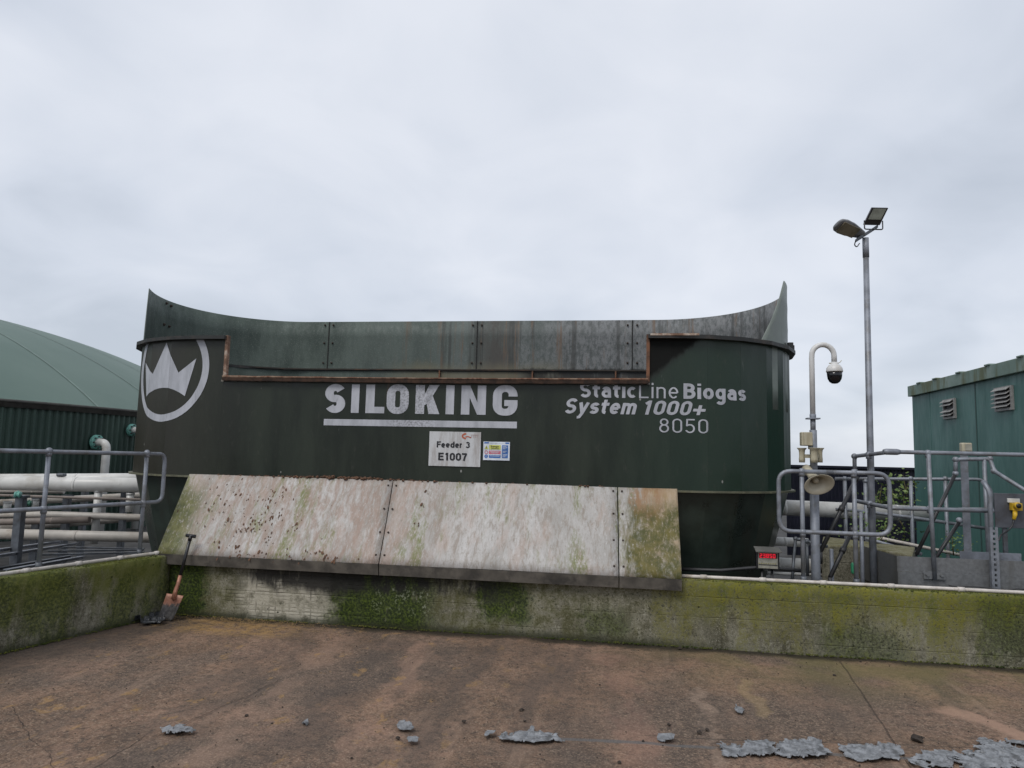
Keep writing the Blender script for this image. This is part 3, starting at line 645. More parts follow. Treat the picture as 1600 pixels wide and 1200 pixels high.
def rrect(x0, x1, y0, y1, r, n=6):
    pts = []
    for cx_, cy_, a0 in ((x1 - r, y1 - r, 0), (x0 + r, y1 - r, 90), (x0 + r, y0 + r, 180), (x1 - r, y0 + r, 270)):
        for i in range(n + 1): a = math.radians(a0 + 90 * i / n); pts.append((cx_ + r * math.cos(a), cy_ + r * math.sin(a)))
    return pts
def sx_(X): return -1.648 + (490 + X * .2125 - 508.5) * (2.226 / 300.5)       # zoom column -> s
z0, z1 = 2.210, 2.533; H_ = z1 - z0; wv = .103; wh = .072
letters = []
a, b = sx_(90), sx_(245); ry = (H_ - wh) / 4 + .002; cxm = (a + b) / 2; rx = (b - a - wv) / 2     # S
pth = [(cxm + rx * math.cos(math.radians(t)) * 1.02, z1 - wh / 2 - ry + ry * math.sin(math.radians(t))) for t in range(28, 271, 11)]
pth += [(cxm + rx * math.cos(math.radians(t)), z0 + wh / 2 + ry + ry * math.sin(math.radians(t))) for t in range(80, -153, -11)]
letters += stroke(pth, (wv, wh + .008))
for a, b in ((sx_(290), sx_(349)), (sx_(989), sx_(1049))): letters.append([(a, z0), (b, z0), (b, z1), (a, z1)])
a, b = sx_(399), sx_(540); letters += [[(a, z0), (a + wv, z0), (a + wv, z1), (a, z1)], [(a + wv, z0), (b, z0), (b, z0 + wh), (a + wv, z0 + wh)]]
a, b = sx_(555), sx_(718)
po, pi_ = rrect(a, b, z0 - .005, z1 + .005, .115), rrect(a + wv * .97, b - wv * .97, z0 + wh - .003, z1 - wh + .003, .022)
for i in range(len(po)): j = (i + 1) % len(po); letters.append([po[i], po[j], pi_[j], pi_[i]])
a, b = sx_(768), sx_(945); m_ = (z0 + z1) / 2
letters += [[(a, z0), (a + wv, z0), (a + wv, z1), (a, z1)], [(a + wv, m_ - .045), (b - wv * 1.18, z1), (b, z1), (a + wv, m_ + .075 - .17 + .05)][0:4]]
letters[-1] = [(a + wv, m_ - .065), (a + wv + .045, m_ - .04), (b - .01, z1), (b - .125, z1), (a + wv, m_ + .055)]
letters.append([(a + wv + .02, m_ + .0), (b - .125, z0), (b, z0), (a + wv + .085, m_ + .065)])
a, b = sx_(1100), sx_(1277); letters += [[(a, z0), (a + wv * .93, z0), (a + wv * .93, z1), (a, z1)], [(b - wv * .93, z0), (b, z0), (b, z1), (b - wv * .93, z1)], [(a + wv * .93, z1), (a + wv * .93, z1 - .135), (b - wv * .93, z0), (b - wv * .93, z0 + .135)]]
a, b = sx_(1326), sx_(1500)      # G
po, pi_ = rrect(a, b, z0 - .005, z1 + .005, .115), rrect(a + wv * .97, b - wv * .97, z0 + wh - .003, z1 - wh + .003, .03)
for i in range(len(po) - 1):
    letters.append([po[i], po[i + 1], pi_[i + 1], pi_[i]])
letters.append([(b - wv * .97, z1 - .118), (b, z1 - .118), po[0], pi_[0]])
letters.append([(b - wv * .97, pi_[-1][1]), po[-1], (b, z0 + .165), (b - wv * .97, z0 + .165)]); letters.append([(b - wv * 1.42, z0 + .165 - .065), (b - wv * .97, z0 + .165 - .065), (b - wv * .97, z0 + .165), (b - wv * 1.42, z0 + .165)])
decal('lettering', [(i % 5, f) for i, f in enumerate(letters)] if False else letters, M_SILVER, upper)
decal('underline_bar', [[(-1.645, 2.064), (.575, 2.068), (.575, 2.140), (-1.645, 2.136)]], M_SILVER, upper)
CS, CZ, CR = -3.745, 2.715, .64      # crown emblem in its ring
rg = []
for i in range(96):
    a, b = 2 * math.pi * i / 96, 2 * math.pi * (i + 1) / 96
    rg.append([(CS + r * math.cos(t), CZ + r * math.sin(t)) for r, t in ((CR, a), (CR, b), (CR - .085, b), (CR - .085, a))])
decal('emblem_ring', rg, M_SILVER, upper)
arcp = [(-4.115, 2.385), (-4.02, 2.43), (-3.924, 2.464), (-3.83, 2.479), (-3.74, 2.483), (-3.65, 2.477), (-3.568, 2.456), (-3.48, 2.42), (-3.405, 2.379)]
cw = [[arcp[0], arcp[1], arcp[2], (-3.985, 2.660), (-4.250, 2.820)], [arcp[2], arcp[3], arcp[4], (-3.750, 3.032), (-3.985, 2.660)], [arcp[4], arcp[5], arcp[6], (-3.521, 2.659), (-3.750, 3.032)], [arcp[6], arcp[7], arcp[8], (-3.277, 2.828), (-3.521, 2.659)]]
decal('crown_emblem', cw, M_SILVER, upper)
def arc(cx_, cy_, rx_, ry_, a0, a1, n=11): return [(cx_ + rx_ * math.cos(math.radians(a0 + (a1 - a0) * i / (n - 1))), cy_ + ry_ * math.sin(math.radians(a0 + (a1 - a0) * i / (n - 1)))) for i in range(n)]
def glyph(ch, w):      # skeleton strokes of a plain grotesque letter, cap height 1: (advance, [path or (path, closed)])
    h = w / 2; T, X = 1 - h, .735 - h; B = h
    def ell(l, r, b, t): return (arc((l + r) / 2, (b + t) / 2, (r - l) / 2, (t - b) / 2, 0, 360, 25)[:-1], True)
    def W(x): return x + w
    if ch == ' ': return .30, []
    if ch == 'S' or ch == 's':
        A = .44 if ch == 'S' else .33; t = T if ch == 'S' else X; m = (t + B) / 2; ry_ = (t - B) / 4; c = h + A / 2
        return A + w, [arc(c, t - ry_, A / 2, ry_, 25, 270, 20) + arc(c, B + ry_, A / 2, ry_, 80, -155, 20)]
    if ch == 't': return .24 + w, [[(h + .09, .93), (h + .09, .24)] + arc(h + .22, .24, .13, .24 - B, 180, 275, 8), [(0, X), (.24 + w, X)]]
    if ch == 'a': r = h + .36; return .36 + w, [arc(h + .18, X - .17, .17, .17, 155, 0, 12) + [(r, 0)], arc(h + .17, (B + .44) / 2, .17, (.44 - B) / 2, 90, 270, 12) + [(r, B + .03)], [(h + .17, .44), (r, .44)]]
    if ch == 'i': return w, [[(h, 0), (h, X + h)], [(h, .86), (h, 1.0)]]
    if ch == 'c': return .33 + w, [arc(h + .19, (X + B) / 2, .19, (X - B) / 2, 48, 312, 20)]
    if ch == 'e': m = (X + B) / 2; return .38 + w, [[(h + .02, m), (h + .38, m)], arc(h + .19, m, .19, (X - B) / 2, 0, 318, 24)]
    if ch == 'o': return .40 + w, [ell(h, h + .40, B, X)]
    if ch == 'g': return .40 + w, [ell(h, h + .40, B + .03, X), [(h + .40, X + h), (h + .40, -.06)] + arc(h + .20, -.06, .20, .17, 0, -150, 12)]
    if ch == 'd': return .40 + w, [ell(h, h + .40, B, X), [(h + .40, 0), (h + .40, 1)]]
    if ch == 'n': return .36 + w, [[(h, 0), (h, X + h)], [(h, X - .12)] + arc(h + .18, X - .17, .18, .17, 150, 0, 10) + [(h + .36, 0)]]
    if ch == 'r': return .22 + w, [[(h, 0), (h, X + h)], arc(h + .19, X - .20, .19, .20, 180, 80, 9)]
    if ch == 'm': return .62 + w, [[(h, 0), (h, X + h)], arc(h + .155, X - .16, .155, .16, 165, 0, 10) + [(h + .31, 0)], arc(h + .465, X - .16, .155, .16, 165, 0, 10) + [(h + .62, 0)]]
    if ch == 'y': return .42 + w * .9, [[(h, X + h), (h + .21, .06)], [(h + .42, X + h), (h + .20, 0), (h + .10, -.22), (h - .02, -.24)]]
    if ch == 'B': return .44 + w, [[(h, 0), (h, 1)], [(h, T), (h + .2, T)] + arc(h + .2, (T + .53) / 2, .2, (T - .53) / 2, 90, -90, 12) + [(h, .53)], [(h + .2, .53)] + arc(h + .22, (B + .53) / 2, .22, (.53 - B) / 2, 90, -90, 12) + [(h, B)]]
    if ch == 'D': return .46 + w, [[(h, 0), (h, 1)], [(h, T), (h + .16, T)] + arc(h + .16, .5, .3, T - .5, 90, -90, 16) + [(h, B)]]
    if ch == 'L': return .38 + w, [[(h, 0), (h, 1)], [(h, B), (.38 + w, B)]]
    if ch == 'F': return .38 + w, [[(h, 0), (h, 1)], [(h, T), (.40 + w, T)], [(h, .52), (.34 + w, .52)]]
    if ch == 'E': return .42 + w, [[(h, 0), (h, 1)], [(h, T), (.43 + w, T)], [(h, .52), (.39 + w, .52)], [(h, B), (.44 + w, B)]]
    if ch == '0': return .42 + w, [(rrect(h, h + .42, B, T, .21, 7), True)]
    if ch == '1': return .34 + w, [[(h + .24, 0), (h + .24, 1)], [(h + .03, .76), (h + .24, .93)]]
    if ch == '3': return .40 + w, [arc(h + .19, (T + .53) / 2, .19, (T - .53) / 2, 160, -90, 16), arc(h + .19, (B + .53) / 2, .21, (.53 - B) / 2, 90, -160, 16)]
    if ch == '5': return .42 + w, [[(.05 + h, T), (.42 + w * .8, T)], [(h + .05, T + h), (h + .03, .48)], arc(h + .19, .32, .22, .32 - B, 140, -155, 20)]
    if ch == '7': return .42 + w, [[(0, T), (.42 + w * .8, T)], [(h + .42, T), (h + .24, .5), (h + .14, 0)]]
    if ch == '8': return .42 + w, [ell(h + .03, h + .39, .54, T), ell(h, h + .42, B, .54)]
    if ch == '+': return .50 + w, [[(.0, .38), (.50 + w, .38)], [(h + .25, .38 - .25 - h), (h + .25, .38 + .25 + h)]]
    raise KeyError(ch)
def text2d(body, s0, s1, base, cap, w=.14, shear=0.0, gap=.14):
    x = 0; out = []; kz = 0
    for ch in body:
        adv, paths = glyph(ch, w)
        for p in paths:
            path, cl_ = p if isinstance(p, tuple) else (p, False); kz += 1
            for q in stroke(path, w, cl_): out.append((kz % 6, [(px + x + shear * py, py) for px, py in q]))
        x += adv + gap
    x0 = min(p[0] for _, q in out for p in q); x1 = max(p[0] for _, q in out for p in q)
    return [(kk, [(s0 + (a - x0) / (x1 - x0) * (s1 - s0), base + b * cap) for a, b in q]) for kk, q in out]
CL = NZ - .036
decal('lettering', text2d('Static', 1.255, 1.845, 2.413, .163, .19, 0, .10), M_SILVER, upper, clip=2.548)
decal('lettering', text2d('Line', 1.882, 2.29, 2.413, .163, .095, 0, .15), M_SILVER, upper, clip=2.548)
decal('lettering', text2d('Biogas', 2.345, 3.06, 2.413, .163, .20, 0, .10), M_SILVER, upper)
decal('lettering', text2d('System', 1.097, 1.86, 2.238, .165, .19, .22, .09), M_SILVER, upper)
decal('lettering', text2d('1000+', 1.945, 2.58, 2.238, .150, .19, .22, .12), M_SILVER, upper)
decal('lettering', text2d('8050', 2.093, 2.602, 2.052, .148, .095, 0, .17), M_SILVER, upper)
# ---- sign plates
k = Mt('weathered_white_sign', .45, 0, .5); n1 = k.noise(9, 6, .7, k.vec(1.5, 1, .25)); c = k.mix(k.ss(n1, .4, .66), (.52, .53, .54), (.36, .34, .33)); M_SIGNW = k.fin(c)
M_SIGNBLK = plain('sign_black', (.012, .012, .016), .5); M_SIGNRED = plain('sign_red', (.40, .10, .05), .5); M_SIGNPALE = plain('sign_faded_print', (.40, .30, .29), .5)
M_SB = plain('sign_blue', (.03, .12, .36), .45); M_SY = plain('sign_yellow', (.50, .52, .12), .45); M_SR = plain('sign_pink', (.52, .13, .18), .45); M_SW = plain('sign_white', (.56, .60, .66), .45)
mb = MB(); mb.boxu(-.398, .182, V0 - .016, V0 - .010, 1.640, 2.018); sp = mb.build('sign_plate', M_SIGNW, feeder, label='white sign with black lettering Feeder 3 E1007')
def flat(name, faces, mat, parent, v):
    mb = MB()
    for f in faces:
        kz = 0
        if isinstance(f, tuple): kz, f = f
        mb.add([P(x, v - kz * .0003, z) for x, z in f], [tuple(range(len(f)))])
    return mb.build(name, mat, parent)
def srect(a, b, c_, d): return [(a, c_), (b, c_), (b, d), (a, d)]
flat('lettering', text2d('Feeder 3', -.312, .062, 1.842, .068, .205, 0, .08), M_SIGNBLK, sp, V0 - .018)
flat('lettering', text2d('E1007', -.290, .035, 1.702, .084, .215, 0, .09), M_SIGNBLK, sp, V0 - .018)
lg = stroke([(.02 + .045 * math.cos(math.radians(t)) * 1.0, 1.972 + .026 * math.sin(math.radians(t))) for t in range(95, 266, 17)], .018) + stroke([(.01, 1.965), (.04, 1.968), (.072, 1.955)], .012)
flat('logo_swirl', lg, M_SIGNRED, sp, V0 - .018)
flat('logo_print', [f for i in range(4) for f in ([srect(.072 + i * .021, .078 + i * .021, 1.957, 1.990), srect(.078 + i * .021, .090 + i * .021, 1.984, 1.990)])], M_SIGNPALE, sp, V0 - .018)
mb = MB(); mb.boxu(.212, .504, V0 - .016, V0 - .010, 1.717, 1.918); sq = mb.build('sign_plate', M_SW, feeder, label='small safety notice with blue yellow and pink panels')
sv = V0 - .018
flat('blue_panel', [srect(.222, .272, 1.897, 1.912), srect(.455, .497, 1.897, 1.912), srect(.420, .486, 1.742, 1.882), srect(.276, .405, 1.742, 1.772)], M_SB, sq, sv)
flat('blue_disc', [[(.246 + .02 * math.cos(a * .5236), 1.757 + .02 * math.sin(a * .5236)) for a in range(12)]], M_SB, sq, sv)
flat('yellow_panel', [srect(.276, .405, 1.833, 1.882), [(.226, 1.835), (.268, 1.835), (.247, 1.878)]], M_SY, sq, sv)
flat('pink_panel', [srect(.276, .405, 1.785, 1.820)] + stroke([(.247 + .017 * math.cos(a * .5236), 1.802 + .017 * math.sin(a * .5236)) for a in range(12)], .007, True), M_SR, sq, sv)
flat('lettering', text2d('Danger', .296, .386, 1.857, .019, .17) + [srect(.30, .385, 1.840, 1.846)] + [[(.244, 1.845), (.250, 1.845), (.249, 1.866), (.245, 1.866)]], M_SIGNBLK, sq, sv - .002)
flat('white_print', [srect(.286, .395, 1.806, 1.811), srect(.30, .38, 1.795, 1.799), srect(.286, .395, 1.76, 1.764), srect(.244, .248, 1.745, 1.769)] + [srect(.428, .428 + w, z, z + .005) for w, z in ((.04, 1.868), (.05, 1.852), (.03, 1.84), (.045, 1.815), (.03, 1.803), (.05, 1.78), (.045, 1.766), (.03, 1.754))] + [srect(.282, .445, 1.901, 1.905)], M_SW, sq, sv - .002)
# cables lying round the foot of the tub
mb = MB(); mb.tube([P(2.2, .42, .66), P(2.7, .40, .67), P(3.1, .42, .72), P(3.5, .44, .70)], .018, 8)
o = mb.build('cable', M_BLACKT, base=P(2.2, .42, .6)); props(o, 'thick dark cable lying behind the wall at the foot of the feeder', 'cable')

# ------------------------------------------------------------------ loading chute
CB = P(-.45, .1, .6)
chute = thing('loading_chute', 'long sloping dirty white chute panel leaning on the feeder above the yard wall', 'chute', CB)
Tv, Tz, Bv, Bz, Lz = .435, 1.468, -.085, .640, .532
splits = [(-3.205, -3.225), (-.722, -.776), (1.69, 1.664), (2.285, 2.279)]   # (u at bottom, u at top)
gap = .005
for (b0, t0), (b1, t1) in zip(splits, splits[1:]):
    mb = MB(); nx, ny = 24, 10
    for j in range(ny + 1):
        w = j / ny
        for i in range(nx + 1):
            q = i / nx; ua, ub = b0 + (t0 - b0) * w + gap, b1 + (t1 - b1) * w - gap
            u = ua + (ub - ua) * q; bow = .012 * mnoise.noise(Vector((u * .9, w * 2, 3)))
            mb.v.append(P(u, Bv + (Tv - Bv) * w - bow, Bz + (Tz - Bz) * w + bow * .6))
    for j in range(ny):
        for i in range(nx): q = j * (nx + 1) + i; mb.f.append((q, q + 1, q + nx + 2, q + nx + 1)); mb.smooth.append(True)
    pan = mb.build('panel', M_CHUTE, chute, solid=.01)
    mb = MB(); nx = 30; vs = []
    for i in range(nx + 1):
        u = b0 + gap + (b1 - b0 - 2 * gap) * i / nx; bow = .012 * mnoise.noise(Vector((u * .9, 0, 3))); vs.append((u, bow))
    for (ua, ba), (ub, bb) in zip(vs, vs[1:]):
        mb.add([P(ua, Bv - ba - .004, Bz - .003), P(ub, Bv - bb - .004, Bz - .003), P(ub, Bv - bb + .012, Lz), P(ua, Bv - ba + .012, Lz)], [(0, 1, 2, 3)])
    lip = mb.build('front_lip', M_LIP, pan, solid=.012)
nrm = (P(0, Bv, Tz) - P(0, Bv + (Tz - Bz), Tz - (Tv - Bv) * (Tz - Bz) / (Tz - Bz))).normalized()
nrm = (Vector((0, 0, 1)) * (Tv - Bv) - V * (Tz - Bz)).normalized()
for (b, t), ws in ((splits[1], (.1, .36, .64, .93)), (splits[2], (.1, .38, .68, .95))):
    for w in ws:
        for du in (-.045, .045): bolt(chute, P(b + (t - b) * w + du, Bv + (Tv - Bv) * w, Bz + (Tz - Bz) * w) + nrm * .006, nrm, .5)
for w in (.3, .56, .9):
    pass
for u in (-2.9, -1.5, -.1, 1.2, 2.1): mb = MB(); mb.boxu(u - .03, u + .03, .0, .06, WT + .003, Bz + .11); mb.build('support_bracket', M_ZINCD, chute)
# crumbs of silage on the top edge and splatter on the panel
def clod(mb, c, r, flatz=.6, seed=0, n=7):
    c = Vector(c); prof = []
    b = len(mb.v); rings = 5
    for i in range(rings + 1):
        a = math.pi * i / rings
        for kx in range(n):
            t = 2 * math.pi * kx / n; d = Vector((math.sin(a) * math.cos(t), math.sin(a) * math.sin(t), math.cos(a)))
            rr = r * (1 + .55 * mnoise.noise(d * 1.7 + Vector((seed * 3.1, seed, 0)))); mb.v.append(c + Vector((d.x * rr, d.y * rr, d.z * rr * flatz)))
    for i in range(rings):
        for kx in range(n):
            k2 = (kx + 1) % n; mb.f.append((b + i * n + kx, b + i * n + k2, b + (i + 1) * n + k2, b + (i + 1) * n + kx)); mb.smooth.append(False)
rnd = random.Random(3); mb = MB()
for i in range(210):
    u = rnd.gauss(-1.35, .55) if i < 150 else rnd.uniform(-3, 1.6); q = math.exp(-((u + 1.35) / .6) ** 2)
    clod(mb, P(u, Tv + rnd.uniform(-.015, .05), Tz + .003 + rnd.uniform(0, .02) * q), rnd.uniform(.006, .016 + .012 * q), .7, i)
o = mb.build('silage_crumbs', M_CRUMB, base=P(-1.3, Tv, Tz)); o['kind'] = 'stuff'
mb = MB(); spots = [(355, 812), (362, 818), (420, 785), (428, 770), (402, 776), (372, 766), (442, 768), (440, 772), (425, 812), (413, 795), (418, 800), (407, 822), (395, 828), (398, 810), (387, 827), (372, 832), (420, 840), (344, 854), (372, 858), (374, 868), (403, 868), (455, 872), (474, 876), (481, 863), (508, 874), (512, 877), (522, 876), (466, 817), (463, 830), (368, 772), (350, 780), (666, 775), (664, 790), (437, 806), (330, 790), (391, 868), (500, 865), (655, 822), (380, 805)]
ppt = P(0, Bv, Bz)
for i in range(75): spots.append((rnd.gauss(395, 55), rnd.uniform(752, 874)))
spots = [q for q in spots if q[0] > 318]
for i, (x, y) in enumerate(spots):
    for q in range(rnd.choice((2, 3, 4, 6)) if i < 38 else 1):
        p = hitp(x + rnd.gauss(0, 4), y + rnd.gauss(0, 4.5), ppt, nrm); r = rnd.choice((.004, .005, .006, .007, .009, .012)) * (1 if i < 38 else .62); b = len(mb.v)
        al = rnd.uniform(1.2, 2.4); sl_ = (V * (Tv - Bv) + Vector((0, 0, Tz - Bz))).normalized() + U * rnd.uniform(-.3, .5); sl_.normalize()
        ms = MB(); clod(ms, (0, 0, 0), r, 1, i + q)
        mb.add([p + nrm * (v.z * .35 + .009) + U * v.x + sl_ * v.y * al for v in ms.v], ms.f)
o = mb.build('mud_splatter', M_CRUMB, base=P(-2, 0, 1)); o['kind'] = 'stuff'

# ------------------------------------------------------------------ shovel
A = P(-2.875, -.285, .004); T = P(-2.800, -.112, .842)
ax = (T - A).normalized(); Nk = A + (T - A) * .285; Fe = A + (T - A) * .525
sh = thing('shovel', 'worn copper coloured shovel with black T handle leaning on the chute lip', 'shovel', A)
side = (U - ax * U.dot(ax)).normalized(); side = (side + V * .05).normalized(); fr = ax.cross(side).normalized()
if fr.dot(V) > 0: fr = -fr
side = (side * math.cos(.0)).normalized()
mb = MB(); mb.tube([Fe - ax * .02, T], .0165, 10); mb.build('shaft', M_BLACK, sh)
mb = MB(); mb.tube([T - side * .052, T + side * .052], .0185, 10); mb.tube([T - ax * .05, T], .02, 10); mb.build('handle', M_BLACK, sh)
mb = MB(); mb.tube([Nk - ax * .035 + fr * .004, Nk + ax * .05 + fr * .012, Nk + ax * .12, Fe], [.026, .021, .0195, .0195], 10); mb.build('socket', M_COPPER, sh)
mb = MB(); nx, ny = 8, 8; Lb = (Nk - A).length + .02; bd = -(ax) ; lean = side * .035
for j in range(ny + 1):
    w = j / ny
    hw = .094 - .012 * w if w < .8 else .084 - .02 * ((w - .8) / .2) ** 1.5
    for i in range(nx + 1):
        q = 2 * i / nx - 1; tipz = .012 * (1 - q * q) * (w > .99)
        p = Nk + bd * (Lb * w - .012 + tipz) - lean * w * 1.3 + side * hw * q + fr * (-.022 + .024 * q * q + .028 * math.exp(-((q * 2.2) ** 2 + (w * 2.6) ** 2)) - .015 * w)
        mb.v.append(p)
for j in range(ny):
    for i in range(nx): q = j * (nx + 1) + i; mb.f.append((q, q + 1, q + nx + 2, q + nx + 1)); mb.smooth.append(True)
mb.build('blade', M_BLADE, sh, solid=.004)

# ------------------------------------------------------------------ debris on the yard
def scrap(px0, py0, px1, py1, label, seed, mat=M_SCRAP, hgt=.03, name='plastic_scrap', cat='plastic scrap', group='torn plastic scraps on the yard'):
    # a torn, crumpled sheet: a fine grid with folds, its cells kept inside a ragged outline
    c = onz((px0 + px1) / 2, (py0 + py1) / 2); e1 = (onz(px1, (py0 + py1) / 2) - c) * 1.12; a = (onz((px0 + px1) / 2, py0) - c) * 1.15
    cell = max(.005, min(.009, e1.length / 12)); nx = max(8, int(2 * e1.length / cell)); ny = max(7, int(2 * a.length / cell)); mb = MB(); sd_ = seed * 1.37
    def rag(x, y):
        p = c + e1 * x + a * y; q = Vector((p.x, p.y, sd_)); big_ = mnoise.noise(q * 6) * .38 + mnoise.noise(q * 17) * .30 + mnoise.noise(q * 45) * .22
        return (abs(x) ** 2.6 + abs(y) ** 2.6) + big_ * 1.7 < .62
    rg_ = random.Random(seed); area = 4 * e1.length * a.length; K = max(4, int(area / .0045)); sds = []
    for q in range(K):
        x, y = rg_.uniform(-1, 1), rg_.uniform(-1, 1); p = c + e1 * x + a * y
        sds.append((p, Vector((rg_.gauss(0, .10), rg_.gauss(0, .10), 0)), rg_.uniform(.0, 1) ** 1.5 * hgt * .55))
    for j in range(ny + 1):
        for i in range(nx + 1):
            x, y = 2 * i / nx - 1, 2 * j / ny - 1; p = c + e1 * x + a * y
            w = Vector((mnoise.noise(Vector((p.x * 12, p.y * 12, sd_ + 3))), mnoise.noise(Vector((p.x * 12, p.y * 12, sd_ + 7))), 0)) * .03; p = p + w
            pw_ = p + Vector((mnoise.noise(Vector((p.x * 30, p.y * 30, 1))), mnoise.noise(Vector((p.x * 30, p.y * 30, 5))), 0)) * .018
            sp_ = min(sds, key=lambda t: (pw_.x - t[0].x) ** 2 + (pw_.y - t[0].y) ** 2); q = Vector((p.x, p.y, sd_))
            p.z = max(.004, .008 + sp_[2] + (p - sp_[0]).dot(sp_[1]) + hgt * .35 * max(0, mnoise.noise(q * 4)) + .0018 * mnoise.noise(q * 60))
            mb.v.append(p)
    keep = []
    for j in range(ny):
        for i in range(nx):
            if rag(2 * (i + .5) / nx - 1, 2 * (j + .5) / ny - 1): keep.append((i, j))
    ks_ = set(keep); seen = set(); best_ = []      # one connected piece
    for st_ in keep:
        if st_ in seen: continue
        comp = [st_]; seen.add(st_)
        for (i, j) in comp:
            for d_ in ((1, 0), (-1, 0), (0, 1), (0, -1)):
                q = (i + d_[0], j + d_[1])
                if q in ks_ and q not in seen: seen.add(q); comp.append(q)
        if len(comp) > len(best_): best_ = comp
    for i, j in best_: q = j * (nx + 1) + i; mb.f.append((q, q + 1, q + nx + 2, q + nx + 1)); mb.smooth.append(False)
    used = sorted({k_ for f in mb.f for k_ in f}); mp = {k_: n_ for n_, k_ in enumerate(used)}; mb.v = [mb.v[k_] for k_ in used]; mb.f = [[mp[k_] for k_ in f] for f in mb.f]
    o = mb.build(name, mat, base=Vector((c.x, c.y, 0)), solid=.0025); props(o, label, cat, group)
for i, s_ in enumerate([
    (258, 1137, 306, 1150, 'lone curled grey plastic flake on the left of the yard'),
    (474, 1127, 485, 1134, 'tiny grey plastic flake on the ground right of the lone curled one'),
    (622, 1131, 646, 1143, 'small domed grey plastic flake near the middle front of the yard'),
    (636, 1155, 652, 1164, 'tiny grey plastic flake just in front of the small domed flake'),
    (756, 1143, 778, 1154, 'small upturned grey plastic flake at the left end of the sealed joint'),
    (782, 1147, 880, 1161, 'thin broken strip of grey plastic left of the orange mud specks'),
    (826, 1139, 836, 1149, 'tiny grey plastic flake standing on the thin broken strip'),
    (1027, 1149, 1056, 1162, 'small crumpled grey plastic piece between the thin strip and the long one'),
    (1146, 1105, 1166, 1115, 'tiny striped grey plastic flake lying alone halfway to the right wall'),
    (1122, 1160, 1225, 1184, 'long crumpled grey plastic strip, left half of the row'),
    (1205, 1158, 1303, 1184, 'long crumpled grey plastic strip, right half of the row'),
    (1318, 1165, 1422, 1187, 'ragged grey plastic strip crossing the dark ground crack'),
    (1425, 1176, 1495, 1203, 'crumpled grey plastic heap cut by the bottom edge beside the crack'),
    (1488, 1160, 1625, 1206, 'largest crumpled grey plastic sheet in the right corner of the yard')]):
    wpx = s_[2] - s_[0]; scrap(*s_, 11 + i * 7, hgt=.020 if wpx > 60 else .016 + wpx * .0005)
scrap(207, 953, 262, 976, 'heap of crumpled black plastic in the wall corner behind the shovel', 99, M_SCRAPD, .11, 'plastic_heap', 'plastic heap', None)
for i, (x, y, r, lb) in enumerate([
    (1434, 1157, .05, 'largest dark mud clod beside the ground crack'), (1045, 1133, .018, 'dark mud clod above the small crumpled plastic piece'), (1105, 1141, .018, 'dark mud clod left of the long plastic strip'),
    (1093, 1145, .022, 'brown mud clod touching the sealed joint left of the long strip'), (1304, 1056, .02, 'dark mud clod alone near the right wall'), (1062, 1013, .025, 'dark clod at the foot of the wall under the chute end'),
    (815, 1110, .022, 'dark mud clod at the left edge of the reddish patch'), (820, 1127, .014, 'smaller dark clod just in front of another at the reddish patch'), (725, 1128, .02, 'flat dark clod in the middle of the yard'),
    (385, 1119, .018, 'dark clod between the lone flake and the tiny flake'), (425, 1131, .012, 'tiny dark pebble behind the tiny grey flake'), (622, 1154, .02, 'dark clod beside the small domed flake'), (968, 1192, .016, 'dark pebble at the bottom edge of the yard'), (1005, 1158, .012, 'dark pebble left of the small crumpled plastic piece')]):
    mb = MB(); p = onz(x, y, 0); r *= .75; clod(mb, p + Vector((0, 0, r * .3)), r, .6, i * 5 + 2, 9); o = mb.build('mud_clod', M_MUD, base=p); props(o, lb, 'mud clod', 'mud clods on the yard')
mb = MB(); rnd = random.Random(12)
for i in range(900):
    u, v = rnd.uniform(-3.2, 5.5), -rnd.random() ** 1.3 * 3.6 - .02
    if i % 3 == 0: v = -abs(rnd.gauss(0, .10)) - .02
    p = P(u, v, .004)
    if (p - LP).dot(LN) > -.05: continue
    clod(mb, p, rnd.uniform(.002, .006) * (1.5 if i % 17 == 0 else 1), .6, i, 5)
o = mb.build('grit', M_MUD, base=W0.copy()); o['kind'] = 'stuff'
mb = MB()
for i in range(900):
    u, v = rnd.gauss(-2.1, .55), -abs(rnd.gauss(.18, .2)) - .03; p = P(u, v, .008 + rnd.random() * .006); a = rnd.uniform(0, 6.28); l = rnd.uniform(.01, .035); d = Vector((math.cos(a), math.sin(a), rnd.uniform(-.1, .1))) * l; w_ = Vector((-math.sin(a), math.cos(a), 0)) * .0016
    if (p - LP).dot(LN) > -.05: continue
    mb.add([p - d - w_, p + d - w_, p + d + w_, p - d + w_], [(0, 1, 2, 3)])
o = mb.build('straw', plain('straw', (.30, .19, .075), .8, 0, .3, 40), base=P(-2.1, -.2, 0)); o['kind'] = 'stuff'

# ------------------------------------------------------------------ handrails
RR = .0215
def rail_thing(label, base, group='galvanised tube handrails'): return thing('handrail', label, 'handrail', base, group)
def ball_fit(root, p, r=.034, mat=None):
    mb = MB(); mb.ball(p, r); mb.tube([p - Vector((0, 0, .045)), p], .028, 10); mb.build('fitting', mat or M_ZINC, root)
def post(root, a, b, r=RR, mat=None, base=True, nm='post'):
    mb = MB(); mb.tube([a, b], r, 10); p = mb.build(nm, mat or M_ZINC, root)
    if base:
        mb = MB(); mb.boxc(a + Vector((0, 0, .005)), U * .06, V * .04, Vector((0, 0, .006))); mb.tube([a, a + Vector((0, 0, .06))], r * 1.35, 10); mb.build('foot_plate', M_ZINCD, p)
